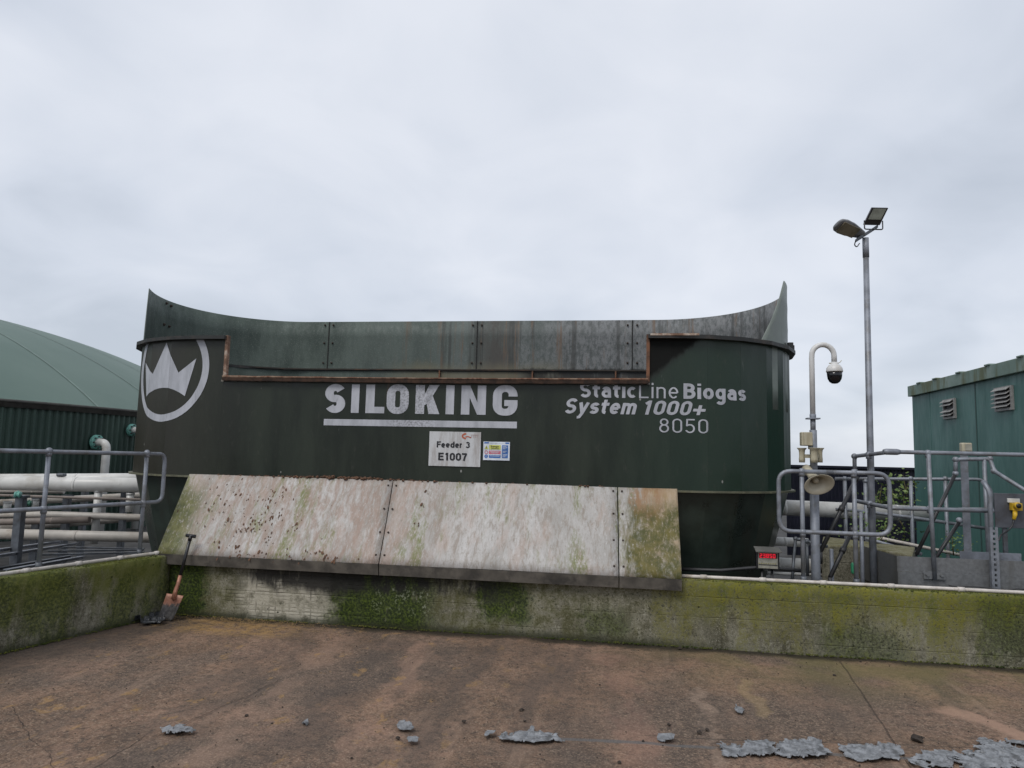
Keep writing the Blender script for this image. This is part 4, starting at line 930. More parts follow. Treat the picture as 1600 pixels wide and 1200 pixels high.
# left rail on the left wall
LO = .22
hr = rail_thing('grey two post handrail with a looped end on the left mossy wall', LPt(.5, LO, .66))
p1b, p1t = onl(60, 888, LO), onl(76, 702, LO); p1t = Vector((p1b.x, p1b.y, p1t.z)); p2b, p2t = onl(217, 865, LO), onl(230, 708, LO); p2b = Vector((p2t.x, p2t.y, p2b.z))
p1b.z = p2b.z = .625
zt = 1.715; zm = 1.175
sp1 = (p1b - LP).dot(LD); sp2 = (p2b - LP).dot(LD)
mb = MB(); e_ = sp2 + .24
mb.tube([LPt(-4, LO, zt), LPt(e_, LO, zt - .02), LPt(e_, LO, zm), LPt(-4, LO, zm)], RR, 10, fillet=.09); mb.build('rail', M_ZINC, hr)
for s_ in (sp1, sp2, sp1 - 1.2):
    post(hr, LPt(s_, LO, .628), LPt(s_, LO, zt - .01)); ball_fit(hr, LPt(s_, LO, zt - .01)); ball_fit(hr, LPt(s_, LO, zm))
# looped rail on the right wall
RV = .17
hr = rail_thing('grey looped handrail on two posts standing on the right wall beside the camera pole', P(4.0, RV, WT))
a, b = onv(1213, 737, RV), onv(1389, 741, RV); c_, d_ = onv(1389, 829, RV), onv(1215, 825, RV)
ua, ub = uvz(a)[0] + .02, uvz(b)[0]; zt, zm = 1.685, 1.105
mb = MB(); q = [P(ua, RV, zt), P(ub, RV, zt), P(ub, RV, zm), P(ua, RV, zm)]
m0 = (q[0] + q[1]) / 2; mb.tube([m0, q[1], q[2], q[3], q[0], m0], RR, 10, fillet=.12); mb.build('rail', M_ZINC, hr)
for x in (1254, 1336):
    u_ = uvz(onv(x, 820, RV))[0]; post(hr, P(u_, RV, WT), P(u_, RV, zt)); ball_fit(hr, P(u_, RV, zt)); ball_fit(hr, P(u_, RV, zm))
# platform rail with kick plates
PV_ = .62
hr = rail_thing('long grey platform handrail running to the right above the galvanised kick plates', P(5.2, PV_, .5))
z1 = onv(1450, 708, PV_).z; A1 = onv(1393, 706, PV_); A0 = onv(1335, 713, PV_ + .55)
mb = MB(); mb.tube([A0 - Vector((0, 0, .16)), A0, A1, P(8.5, PV_, z1)], RR, 10, fillet=.05); mb.build('rail', M_ZINC, hr)
zm2 = onv(1450, 795, PV_).z; M0 = onv(1338, 783, PV_ + .55); M1 = onv(1393, 794, PV_)
mb = MB(); mb.tube([M0, M1, P(uvz(onv(1552, 797, PV_))[0], PV_, zm2)], RR, 10, fillet=.05); mb.build('rail', M_ZINC, hr)
mb = MB(); d_ = (P(8, PV_, z1) - A1).normalized(); mb.tube([A1 - d_ * .08, A1 - d_ * .05, A1 + d_ * .05, A1 + d_ * .08], [.024, .033, .033, .024], 10); mb.build('coupling', M_ZINC, hr)
for x in (1453,):
    u_ = uvz(onv(x, 800, PV_))[0]; post(hr, P(u_, PV_ - .055, .655), P(u_, PV_ - .01, z1), base=False); ball_fit(hr, P(u_, PV_, z1)); ball_fit(hr, P(u_, PV_, zm2))
    mb = MB(); mb.boxu(u_ - .1, u_ + .1, PV_ - .055, PV_ - .047, .66, .735); mb.tube([P(u_ - .065, PV_ - .07, .70), P(u_ - .065, PV_ - .047, .70)], .016, 6); mb.tube([P(u_ + .065, PV_ - .07, .70), P(u_ + .065, PV_ - .047, .70)], .016, 6); mb.build('base_bracket', M_PLATE, hr)
for x, y in ((1357, 709),):
    t_ = .40; q = A0 + (A1 - A0) * t_; ball_fit(hr, q); q2 = M0 + (M1 - M0) * t_; ball_fit(hr, q2)
mb = MB(); mb.ball(A0, .033); mb.build('elbow', M_ZINC, hr); mb = MB(); mb.ball(A0 - Vector((0, 0, .16)), .03); mb.build('elbow', M_ZINC, hr)
# kick plates
kp = thing('kick_plate', 'grey galvanised kick plates round the platform behind the right wall', 'kick plate', P(5.2, .6, .5))
ka = onv(1402, 869, .59); kz = ka.z; ku = uvz(ka)[0]; kl = onz(1345, 852, kz)
for z0_, z1_, dv in ((.50, .715, .0), (.716, kz, .012)):
    mb = MB(); mb.prism([P(ku, .59 + dv, z0_), P(8.5, .59 + dv, z0_), P(8.5, .59 + dv, z1_), P(ku, .59 + dv, z1_)], V * .006); mb.build('front_plate', M_PLATE, kp)
    mb = MB(); kk = Vector((kl.x, kl.y, 0)); kf = P(ku, .59 + dv, 0); mb.prism([kf + Vector((0, 0, z0_)), kk + Vector((0, 0, z0_)), kk + Vector((0, 0, z1_)), kf + Vector((0, 0, z1_))], V * .006); mb.build('side_plate', M_PLATE, kp)
mb = MB(); mb.boxu(uvz(onv(1500, 870, 1.0))[0], uvz(onv(1596, 870, 1.0))[0], 1.0, 1.01, .6, onv(1545, 863, 1.0).z); mb.build('rear_plate', M_ZINC, kp)
mb = MB(); mb.boxu(ku + .05, 8.4, .62, 2.3, .49, .53); mb.build('platform', M_PLATE, kp)
# stair rail nearer the container
SV = 1.35
hr = rail_thing('short grey stair handrail with elbows in front of the green container', P(6.3, SV, .5))
q0, q1, q2, q3, q4 = onv(1493, 740, SV), onv(1493, 718, SV), onv(1547, 717, SV), onv(1553, 736, SV - .05), onv(1640, 790, SV - .7)
mb = MB(); mb.tube([q0, q1, q2, q3, q4], RR, 10, fillet=.05); mb.build('rail', M_ZINC, hr)
for p in (q0, q1, q2, q3): mb = MB(); mb.ball(p, .032); mb.build('fitting', M_ZINC, hr)
u_ = uvz(onv(1541, 790, SV))[0]; post(hr, P(u_, SV, .53), P(u_, SV, onv(1541, 718, SV).z), base=False)
mb = MB(); mb.tube([q0, onv(1432, 866, SV - .2)], .02, 8); mb.build('brace', M_BLACKT, hr); mb = MB(); mb.tube([onv(1499, 815, SV), onv(1458, 878, SV - .2)], .02, 8); mb.build('brace', M_BLACKT, hr); mb = MB(); mb.ball(onv(1499, 813, SV), .034); mb.build('fitting', M_ZINC, hr)
mb = MB(); mb.tube([onv(1497, 796, SV), onv(1552, 796, SV)], RR, 10); mb.build('rail', M_ZINC, hr)
# angle upright
mb = MB(); a, b = onv(1513, 880, 1.5), onv(1507, 712, 1.5); b = Vector((a.x, a.y, b.z)); a.z = .4
mb.boxc((a + b) / 2, U * .04, V * .005, Vector((0, 0, (b.z - a.z) / 2))); mb.boxc((a + b) / 2 + U * .036 + V * .036, U * .005, V * .03, Vector((0, 0, (b.z - a.z) / 2)))
o = mb.build('steel_upright', M_ZINC, base=a, bevel=.003); props(o, 'grey galvanised angle upright carrying the small light in front of the container', 'upright')
mb = MB(); c_ = onv(1509, 699, 1.5); mb.boxc(c_, U * .055, V * .035, Vector((0, 0, .05))); o = mb.build('wall_lamp', M_CREAM, base=c_ - Vector((0, 0, .05)), bevel=.012); props(o, 'small pale bulkhead lamp box on top of the angle upright', 'lamp')
mb = MB(); mb.boxc(c_ - V * .037 + U * .012, U * .034, V * .003, Vector((0, 0, .035))); q = mb.build('lens', plain('lamp_lens', (.28, .27, .22), .3), o)
# far handrail of the ramp
FV = 3.2
hr = rail_thing('grey far handrail with sloping lower rails in front of the navy cladding', P(5.5, FV, .2))
mb = MB(); mb.tube([onv(1305, 748, FV), onv(1535, 749, FV), onv(1549, 765, FV), onv(1551, 800, FV)], .022, 8, fillet=.1); mb.build('rail', M_ZINC, hr)
mb = MB(); mb.tube([onv(1306, 796, FV), onv(1330, 797, FV), onv(1420, 808, FV), onv(1543, 826, FV)], .022, 8, fillet=.1); mb.build('rail', M_ZINC, hr)
mb = MB(); mb.tube([onv(1338, 833, FV - .2), onv(1505, 868, FV - .2)], .022, 8); mb.build('rail', M_CONDUIT, hr)
for x in (1320, 1352, 1423, 1477):
    t = onv(x, 748 if x != 1352 else 752, FV); post(hr, Vector((t.x, t.y, -.1)), t, .024, base=False); mb = MB(); mb.ball(t, .034); mb.build('fitting', M_ZINC, hr)
hr = rail_thing('low grey sloping handrail on the mossy concrete block', P(4.9, 2.1, .8))
l0, l1, l2 = onv(1368, 846, 1.9), onv(1440, 866, 1.9), onv(1428, 870, 1.8)
mb = MB(); mb.tube([onv(1352, 841, 1.9), l1], .02, 8); mb.tube([onv(1390, 851, 1.9), onv(1390, 868, 1.9)], .02, 8); mb.build('rail', M_ZINC, hr)
# dark diagonal braces behind the looped rail
for (x0, y0, x1, y1, lb) in ((1336, 752, 1282, 862, 'upper dark diagonal tube behind the looped handrail'), (1330, 832, 1297, 902, 'lower dark diagonal tube behind the looped handrail')):
    a, b = onv(x0, y0, .72), onv(x1, y1, .45); mb = MB(); mb.tube([a, b], .021, 8); mm = a + (b - a) * .4; d_ = (b - a).normalized(); mb.tube([mm - d_ * .03, mm + d_ * .03], .03, 8); mb.tube([a, a + Vector((.02, 0, .05))], .03, 8); mb.tube([b, Vector((b.x, b.y, b.z - .12))], .02, 8)
    o = mb.build('brace_tube', M_BLACKT, base=b); props(o, lb, 'brace', 'dark diagonal brace tubes')
for x, y0, lb in ((1345, 800, 'grey upright tube right beside the far handrail end post'), (1299, 858, 'short grey upright tube beside the concrete block face')):
    t = onv(x, y0, .9); mb = MB(); mb.tube([Vector((t.x, t.y, .1)), t], .021, 8); o = mb.build('upright_tube', M_ZINC, base=Vector((t.x, t.y, .1))); props(o, lb, 'upright', 'grey upright tubes')
# small pipework between sign and camera pole
a, b, c2, d2 = onv(1243, 842, .75), onv(1261, 846, .75), onv(1280, 852, .7), onv(1293, 854, .7)
mb = MB(); mb.tube([onv(1238, 905, .6), onv(1240, 875, .7), a, b, c2, d2], .016, 8, fillet=.03); mb.tube([onv(1262, 900, .7), b], .017, 8); mb.ball(b, .028); mb.ball(a, .024)
o = mb.build('small_pipework', M_ZINCD, base=onv(1240, 905, .6)); props(o, 'thin grey bent pipework between the red display and the camera pole', 'pipe')

# ------------------------------------------------------------------ camera pole
CV = .42
cb = onv(1275, 905, CV); cp = thing('camera_pole', 'grey pole with white swan neck top carrying a dome camera', 'pole', Vector((cb.x, cb.y, 0)))
zf = onv(1270, 655, CV).z; zsq = onv(1270, 672, CV).z
def cz(y): return onv(1270, y, CV).z
mb = MB(); mb.tube([Vector((cb.x, cb.y, -.1)), Vector((cb.x, cb.y, cz(762)))], .044, 14); mb.tube([Vector((cb.x, cb.y, cz(762))), Vector((cb.x, cb.y, zsq))], .036, 14); mb.tube([Vector((cb.x, cb.y, zsq)), Vector((cb.x, cb.y, zf))], .026, 14); mb.build('pole', M_ZINC, cp)
mb = MB(); mb.boxc(Vector((cb.x, cb.y, zf + .006)), U * .062, V * .05, Vector((0, 0, .007))); mb.tube([Vector((cb.x, cb.y, zf)), Vector((cb.x, cb.y, zf + .05))], .031, 14); mb.build('flange', M_ZINC, cp, bevel=.003)
C0 = Vector((cb.x, cb.y, 0)); camx = uvz(onv(1299, 582, CV))[0] - uvz(cb)[0] + .03
pts = [C0 + Vector((0, 0, zf + .01)), C0 + Vector((0, 0, cz(560)))]
for i in range(1, 13):
    a = math.pi * i / 12; pts.append(C0 + U * (camx / 2 * (1 - math.cos(a))) + Vector((0, 0, cz(556) + .115 * math.sin(a))))
pts.append(C0 + U * camx + Vector((0, 0, cz(566)))); mb = MB(); mb.tube(pts, .0265, 14); mb.build('swan_neck', M_WHITE, cp)
top = C0 + U * camx + Vector((0, 0, cz(566)))
dc = thing('dome_camera', 'white dome camera with black lower half hanging from the swan neck', 'camera', top - Vector((0, 0, .22)))
mb = MB(); mb.lathe([(.0, .0), (.034, .0), (.034, -.02), (.055, -.03), (.075, -.06), (.081, -.092), (.079, -.1), (.0, -.1)], top, (0, 0, 1), 24); mb.build('housing', M_WHITE, dc)
mb = MB(); mb.lathe([(.0, -.1), (.074, -.1), (.071, -.14), (.066, -.17), (.05, -.2), (.028, -.216), (.0, -.22)], top, (0, 0, 1), 24); mb.build('dome', plain('black_dome', (.006, .006, .008), .12), dc)
mb = MB(); mb.tube([top + U * .03 - Vector((0, 0, .012)), top + U * .055 - Vector((0, 0, .0)), top + U * .07 + Vector((0, 0, .02))], .004, 6); mb.tube([top - U * .05 - Vector((0, 0, .01)), top + U * .04 - Vector((0, 0, .01))], .006, 6); mb.build('wire', M_CREAM, dc)
# box, sounders, horn
jb = onv(1259, 686, CV - .05); o_ = thing('junction_box', 'cream junction box on the left side of the camera pole', 'box', jb - Vector((0, 0, .08)))
mb = MB(); mb.boxc(jb, U * .05, V * .045, Vector((0, 0, .068))); mb.build('body', M_CREAM, o_, bevel=.008); mb = MB(); mb.boxc(jb + U * .012 - V * .052, U * .04, V * .006, Vector((0, 0, .064))); mb.build('lid', M_CREAM, o_, bevel=.004)
mb = MB(); mb.boxc(jb + U * .045 - Vector((0, 0, .08)), U * .02, V * .02, Vector((0, 0, .02))); mb.build('bracket', M_ZINCD, o_)
for i, (x, lb, rr, dv) in enumerate(((1253, 'small cream flared sounder left of the camera pole', 1.0, -.02), (1272, 'small cream flared sounder in front of the camera pole', 1.2, -.09), (1281, 'small cream flared sounder right of the camera pole', .9, .0))):
    c_ = onv(x, 711, CV + dv); mb = MB()
    mb.lathe([(.0, -.075), (.028, -.075), (.03, -.04), (.027, -.02), (.027, .02), (.031, .05), (.045, .066), (.047, .072), (.035, .072), (.0, .03)], c_, (0, 0, 1), 16, rr, rr)
    o = mb.build('sounder', M_CREAM, base=c_ - Vector((0, 0, .075))); props(o, lb, 'sounder', 'cream flared sounders on the camera pole')
    mb = MB(); mb.boxc((c_ + Vector((cb.x, cb.y, c_.z))) / 2 - Vector((0, 0, .01)), U * max(abs((c_ - cb).dot(U)) / 2, .012), V * .02, Vector((0, 0, .018))); mb.build('bracket', M_CREAM, o)
hm = onv(1280, 757, CV - .26); ht = onv(1278, 727, CV - .06); hd = Vector((.05, -.85, -.48)).normalized()
hn = thing('horn_loudspeaker', 'beige horn loudspeaker clamped to the camera pole behind the looped rail', 'loudspeaker', hm - Vector((0, 0, .1)))
mb = MB(); bk = hm - hd * .2
mb.lathe([(.0, -.03), (.03, -.03), (.036, .0), (.04, .05), (.055, .11), (.085, .165), (.128, .198), (.133, .204), (.128, .206), (.08, .17), (.05, .11), (.03, .06), (.0, .055)], bk, hd, 28, 1.12, .86, xdir=U); mb.build('horn', M_HORN, hn)
mb = MB(); mb.lathe([(.0, .15), (.022, .147), (.03, .12), (.026, .06), (.0, .05)], bk, hd, 16); mb.build('throat', M_HORN, hn)
mb = MB(); mb.lathe([(.0, -.12), (.04, -.115), (.046, -.09), (.046, -.03), (.036, .0)], bk, hd, 18); mb.build('driver', M_HORN, hn)
mb = MB(); mb.tube([bk - hd * .05, Vector((cb.x, cb.y, bk.z + .02))], .012, 8); mb.build('bracket', M_CREAM, hn)
# ------------------------------------------------------------------ red display
DV = .38
d0, d1 = uvz(onv(1181.5, 870, DV))[0], uvz(onv(1218, 872, DV))[0]; zt, zb = onv(1200, 862.5, DV).z, onv(1200, 890, DV).z
ds = thing('weight_display', 'black framed weighing display with red digits on the wall beside the feeder', 'display', P((d0 + d1) / 2, DV, WT))
mb = MB(); mb.boxu(d0, d1, DV, DV + .08, zb, zt); mb.build('case', M_BLACK, ds, bevel=.005)
mb = MB(); mb.hexa([P(d0 - .012, DV - .06, zt + .002), P(d1 + .014, DV - .06, zt + .002), P(d1 + .008, DV + .09, zt + .034), P(d0 - .008, DV + .09, zt + .034), P(d0 - .012, DV - .06, zt + .010), P(d1 + .014, DV - .06, zt + .010), P(d1 + .008, DV + .09, zt + .042), P(d0 - .008, DV + .09, zt + .042)]); mb.build('hood', plain('display_hood', (.10, .098, .088), .6), ds)
mb = MB(); mb.boxu(d0 + .018, d1 - .018, DV - .006, DV - .001, zb + .012, zt - .006); fp = mb.build('front_panel', plain('display_panel', (.26, .25, .21), .5, 0, .25, 40), ds)
hh = zt - zb
flat('panel_stripe', [srect(d0 + .022, d1 - .022, zb + .042, zb + .050)], M_SIGNBLK, fp, DV - .008)
flat('panel_print', [srect(d0 + .022 + i * .022, d0 + .034 + i * .022, zb + .054, zb + .064) for i in range(8)], plain('display_print', (.22, .20, .08), .6), fp, DV - .008)
flat('digit_window', [srect(d0 + .026, d1 - .024, zt - .062, zt - .012)], plain('digit_window', (.05, .006, .008), .3), fp, DV - .008)
SEG = {'2': 'abged', '3': 'abgcd', '8': 'abcdefg', '5': 'afgcd', '0': 'abcdef'}
fs = []; dw = (d1 - d0 - .066) / 5; y1_, y0_ = zt - .017, zt - .057; ym = (y0_ + y1_) / 2; tk = .0065
for i, ch in enumerate('23850'):
    x0 = d0 + .032 + dw * i; x1 = x0 + dw * .76
    sg = dict(a=srect(x0, x1, y1_ - tk, y1_), g=srect(x0, x1, ym - tk / 2, ym + tk / 2), d=srect(x0, x1, y0_, y0_ + tk), b=srect(x1 - tk, x1, ym, y1_), c=srect(x1 - tk, x1, y0_, ym), f=srect(x0, x0 + tk, ym, y1_), e=srect(x0, x0 + tk, y0_, ym))
    fs += [sg[q] for q in SEG[ch]]
k = Mt('red_digits', .4); k.b.inputs['Emission Color'].default_value = (1, .02, .05, 1); k.b.inputs['Emission Strength'].default_value = .55
flat('digits', fs, k.fin((.5, .01, .02)), fp, DV - .0105)
mb = MB(); mb.tube([P((d0 + d1) / 2 - .05, DV + .04, WT - .3), P((d0 + d1) / 2 - .05, DV + .04, zb)], .014, 8); mb.tube([P((d0 + d1) / 2 + .05, DV + .06, WT - .3), P((d0 + d1) / 2 + .05, DV + .06, zb)], .014, 8); mb.build('stand', M_BLACKT, ds)

# ------------------------------------------------------------------ lamp post
LV = 1.05
lb_ = onv(1364, 860, LV); ltp = onv(1354, 372, LV); lz = ltp.z; LB = Vector((lb_.x, lb_.y, 0)); LTp = Vector((lb_.x, lb_.y, lz))
LTp = LTp + (ltp - LTp) * .5; LTp.z = lz
lp = thing('lamp_post', 'tall grey lamp post with a cobra lantern and a square floodlight on top', 'lamp post', LB)
mb = MB(); mb.tube([Vector((lb_.x, lb_.y, -.1)), Vector((lb_.x, lb_.y, onv(1361, 720, LV).z)), LTp - Vector((0, 0, .2))], [.038, .036, .030], 14); mb.build('pole', M_ZINC, lp)
mb = MB(); mb.tube([LTp - Vector((0, 0, .22)), LTp], .034, 14); mb.build('top_sleeve', M_ZINC, lp)
a0, a1 = onv(1337, 376, LV - .1), onv(1371, 354, LV + .1)
mb = MB(); mb.boxc((a0 + a1) / 2, (a1 - a0) / 2, V * .025, Vector((0, 0, .018))); mb.build('cross_arm', M_ZINCD, lp, bevel=.003)
mb = MB(); mb.tube([a0, a0 - Vector((0, 0, .05)) - U * .015, a0 - Vector((0, 0, .075)) + U * .01, a0 - Vector((0, 0, .03)) + U * .04], .006, 6, fillet=.02); mb.build('cable', M_BLACKT, lp)
# cobra lantern: long flattened body pointing left and to the camera
h0, h1 = onv(1349, 368, LV - .03), onv(1307, 350, LV - .30); hx = (h1 - h0); hl = hx.length; hx.normalize(); hy = hx.cross(Vector((0, 0, 1))).normalized(); hz = hy.cross(hx).normalized()
if hz.z < 0: hz = -hz
hz = (hz * .82 + hy * (.57 if hy.dot(V) > 0 else -.57)).normalized(); hy = hz.cross(hx).normalized()
mb = MB(); sec = []; n = 16
for t, w, hgt in ((0, .035, .03), (.08, .05, .05), (.25, .065, .06), (.5, .085, .075), (.75, .09, .07), (.92, .078, .045), (1.0, .05, .015)):
    for i in range(n):
        a = 2 * math.pi * i / n; zc = math.sin(a); zc = zc * hgt if zc > 0 else zc * .022
        sec.append(h0 + hx * hl * t + hy * math.cos(a) * w + hz * zc)
fs = [(j * n + i, j * n + (i + 1) % n, (j + 1) * n + (i + 1) % n, (j + 1) * n + i) for j in range(6) for i in range(n)] + [tuple(range(n)), tuple(range(6 * n, 7 * n))]
mb.add(sec, fs, True); ln = mb.build('lantern', plain('lantern_grey', (.17, .175, .185), .5, 0, .2, 8, (.10, .09, .075), 7), lp)
mb = MB(); mb.prism([h0 + hx * hl * t + hy * s_ * w - hz * .024 for t, s_, w in ((.32, 1, .065), (.9, 1, .068), (.9, -1, .068), (.32, -1, .065))], hz * -.008); mb.build('lens', plain('lantern_lens', (.20, .17, .12), .25), ln)
# floodlight
fc = onv(1368, 338, LV); fn = Vector((-.15, -.86, -.42)).normalized(); fx = fn.cross(Vector((0, 0, 1))).normalized(); fx = -fx if fx.dot(U) < 0 else fx; fx = (fx + Vector((0, 0, -.06))).normalized(); fy = fx.cross(fn).normalized(); fy = -fy if fy.z < 0 else fy
fy = (fy + fx * .30).normalized()
mb = MB(); mb.boxc(fc, fx * .085, fy * .10, fn * .018); fl = mb.build('floodlight', M_BLACK, lp, bevel=.006)
mb = MB(); mb.boxc(fc + fn * .020 + fy * .028, fx * .066, fy * .062, fn * .003); mb.build('glass', plain('floodlight_glass', (.22, .235, .20), .3, 0, .2, 12), fl)
mb = MB(); g = fc - fy * .05; b1_, b2_ = g - fx * .095, g + fx * .095; mb.tube([b1_, b1_ - Vector((0, 0, .10)), b2_ - Vector((0, 0, .10)), b2_], .007, 6, fillet=.02); mb.build('bracket', M_BLACK, fl)

# ------------------------------------------------------------------ green container
k = Mt('teal_container_paint', .5, 0, .4); n1 = k.noise(1.5, 6, .6, k.vec(1, 1, .3)); n2 = k.noise(12, 5, .7, k.vec(1, 1, .2)); n3 = k.noise(40, 4, .7)
c = k.mix(k.ss(n1, .34, .66), (.034, .102, .090), (.060, .146, .132)); c = k.mix(k.mul(k.ss(n2, .52, .72), .5), c, (.034, .090, .078)); c = k.mix(k.mul(k.ss(n3, .6, .72), .25), c, (.13, .2, .18))
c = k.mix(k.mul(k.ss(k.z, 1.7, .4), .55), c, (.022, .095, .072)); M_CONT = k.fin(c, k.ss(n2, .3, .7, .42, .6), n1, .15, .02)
k = Mt('container_fascia', .6, 0, .4); n1 = k.noise(4, 6, .7, k.vec(1, 1, .2)); c = k.mix(k.ss(k.noise(3, 5), .35, .65), (.12, .18, .15), (.18, .24, .21)); c = k.mix(k.mul(k.ss(n1, .46, .60), .85), c, (.075, .085, .03)); M_FASC = k.fin(c, None, n1, .2, .02)
UC, VF, VN = 6.90, 6.68, 1.2; ZC = 3.06
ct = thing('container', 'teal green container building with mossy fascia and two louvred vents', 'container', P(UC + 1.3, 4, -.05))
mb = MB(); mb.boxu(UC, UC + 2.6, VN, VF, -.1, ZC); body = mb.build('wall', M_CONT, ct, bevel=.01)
mb = MB(); mb.boxu(UC - .06, UC + 2.7, VN - .1, VF + .03, ZC - .03, ZC + .16); rf = mb.build('roof', M_FASC, ct, bevel=.008)
for v in (6.2, 5.55, 4.7, 3.8, 2.95, 2.1): mb = MB(); mb.boxc(P(UC - .03, v, ZC + .168), U * .05, V * .07, Vector((0, 0, .012))); mb.build('roof_clip', M_FASC, rf, bevel=.006)
for v, w in ((4.33, .016), (5.93, .010), (2.6, .014)): mb = MB(); mb.boxu(UC - .004, UC + .02, v - w, v + w, -.05, ZC - .032); mb.build('wall_joint', plain('wall_joint', (.016, .05, .042), .6) if v != 5.93 else M_CONT, body)
for i, (va, vb, za, zb_) in enumerate(((5.36, 4.95, 2.54, 2.855), (3.72, 3.27, 2.555, 2.885))):
    va, vb = max(va, vb), min(va, vb)
    mb = MB(); t = .035
    mb.boxu(UC - .035, UC, vb, vb + t, za, zb_); mb.boxu(UC - .035, UC, va - t, va, za, zb_); mb.boxu(UC - .033, UC, vb + t, va - t, za, za + t); mb.boxu(UC - .033, UC, vb + t, va - t, zb_ - t, zb_)
    vf_ = mb.build('vent_frame', plain('vent_frame', (.25, .245, .235), .5) if i == 0 else bpy.data.materials['vent_frame'], ct)
    mb = MB(); mb.boxu(UC - .006, UC - .001, vb + t, va - t, za + t, zb_ - t); mb.build('vent_opening', M_SIGNBLK, vf_)
    for j in range(5):
        if i == 0 and j == 2: continue
        z = za + .05 + j * (zb_ - za - .08) / 4.4; mb = MB()
        mb.prism([P(UC - .012, vb + t, z + .05), P(UC - .08, vb + t, z - .004), P(UC - .08, va + .005, z - .004), P(UC - .012, va - t, z + .05)], Vector((0, 0, .007))); mb.build('slat', bpy.data.materials['vent_frame'], vf_)
# socket board with plug
BV2 = 1.15
bu0, bu1 = uvz(onv(1555, 800, BV2))[0], uvz(onv(1625, 800, BV2))[0]; bz1, bz0 = onv(1575, 771, BV2).z, onv(1575, 825, BV2).z
bd_ = thing('socket_board', 'dark grey board with a yellow socket beside the green container', 'board', P((bu0 + bu1) / 2, BV2, .5))
mb = MB(); mb.boxu(bu0, bu1, BV2, BV2 + .02, bz0, bz1); bp = mb.build('board', M_GREYBOARD, bd_, bevel=.004)
for u_ in (bu0 + .1, bu1 - .06): mb = MB(); mb.boxu(u_ - .02, u_ + .02, BV2 + .021, BV2 + .05, .5, bz1 - .03); mb.build('leg', M_ZINCD, bd_)
def bpt(x, y, d=0): return onv(x, y, BV2 - d)
mb = MB(); a, b = bpt(1573, 785), bpt(1592, 779); mb.boxu(uvz(a)[0], uvz(b)[0], BV2 - .02, BV2 - .002, a.z, b.z); mb.build('label_plate', M_WHITE, bp, bevel=.003)
mb = MB(); a, b = bpt(1577, 797), bpt(1592, 786); mb.boxu(uvz(a)[0], uvz(b)[0], BV2 - .07, BV2 - .002, a.z, b.z); c_ = bpt(1588, 790, .07); mb.lathe([(.0, 0), (.036, 0), (.036, .04), (.028, .045), (0, .045)], c_, -V, 16); so_ = mb.build('socket', M_YELLOW, bp, bevel=.004)
mb = MB(); mb.lathe([(.0, .046), (.026, .046), (.026, .05), (0, .05)], c_, -V, 14); mb.build('socket_cap', M_BLACK, so_)
mb = MB(); mb.tube([bpt(1586, 798, .05), bpt(1586, 804, .07), bpt(1584, 812, .08)], [.022, .022, .016], 10); mb.build('plug', M_YELLOW, so_)
mb = MB(); mb.tube([bpt(1584, 811, .08), bpt(1582, 822, .09), bpt(1574, 830, .1), bpt(1564, 836, .3), bpt(1560, 845, .5)], .009, 8, fillet=.05); o = mb.build('cable', M_BLACKT, base=bpt(1584, 830)); props(o, 'thin black cable hanging from the yellow socket', 'cable')
# perforated strut and tube beside it
mb = MB(); sv_ = .5; a = onv(1557, 918, sv_); b = onv(1557, 824, sv_); w_ = .032; u0_ = uvz(a)[0]
zz0, zz1 = .60, b.z; nh = 12; st_ = (zz1 - zz0) / nh
mb.boxu(u0_ - w_, u0_ - .011, sv_, sv_ + .005, zz0, zz1); mb.boxu(u0_ + .011, u0_ + w_, sv_, sv_ + .005, zz0, zz1)
for i in range(nh): mb.boxu(u0_ - .0109, u0_ + .0109, sv_ + .0003, sv_ + .0047, zz0 + st_ * i, zz0 + st_ * (i + .5))
mb.boxu(u0_ - w_ - .004, u0_ - w_, sv_, sv_ + .04, zz0, zz1); mb.boxu(u0_ + w_, u0_ + w_ + .004, sv_, sv_ + .04, zz0, zz1)
o = mb.build('slotted_strut', M_ZINC, base=P(u0_, sv_, zz0)); props(o, 'upright slotted steel strut standing on the right wall', 'strut')
mb = MB(); a = onv(1552, 900, .56); mb.tube([P(uvz(a)[0], .56, .55), P(uvz(a)[0], .56, onv(1552, 768, .56).z), P(uvz(a)[0] - .03, .62, onv(1548, 752, .56).z)], .022, 10, fillet=.05); o = mb.build('upright_tube', M_ZINC, base=P(uvz(a)[0], .56, .55)); props(o, 'bent grey upright tube behind the slotted strut', 'upright', 'grey upright tubes')
# loose black wire on the wall top
mb = MB(); rnd = random.Random(5); mb.tube([P(u, .20 + .03 * math.sin(u * 7), .645 + .018 * abs(math.sin(u * 9 + rnd.random()))) for u in [4.75 + i * .08 for i in range(20)]], .006, 6); o = mb.build('wire', M_BLACKT, base=P(4.75, .2, .64)); props(o, 'loose dark wire lying on the right wall top', 'wire')

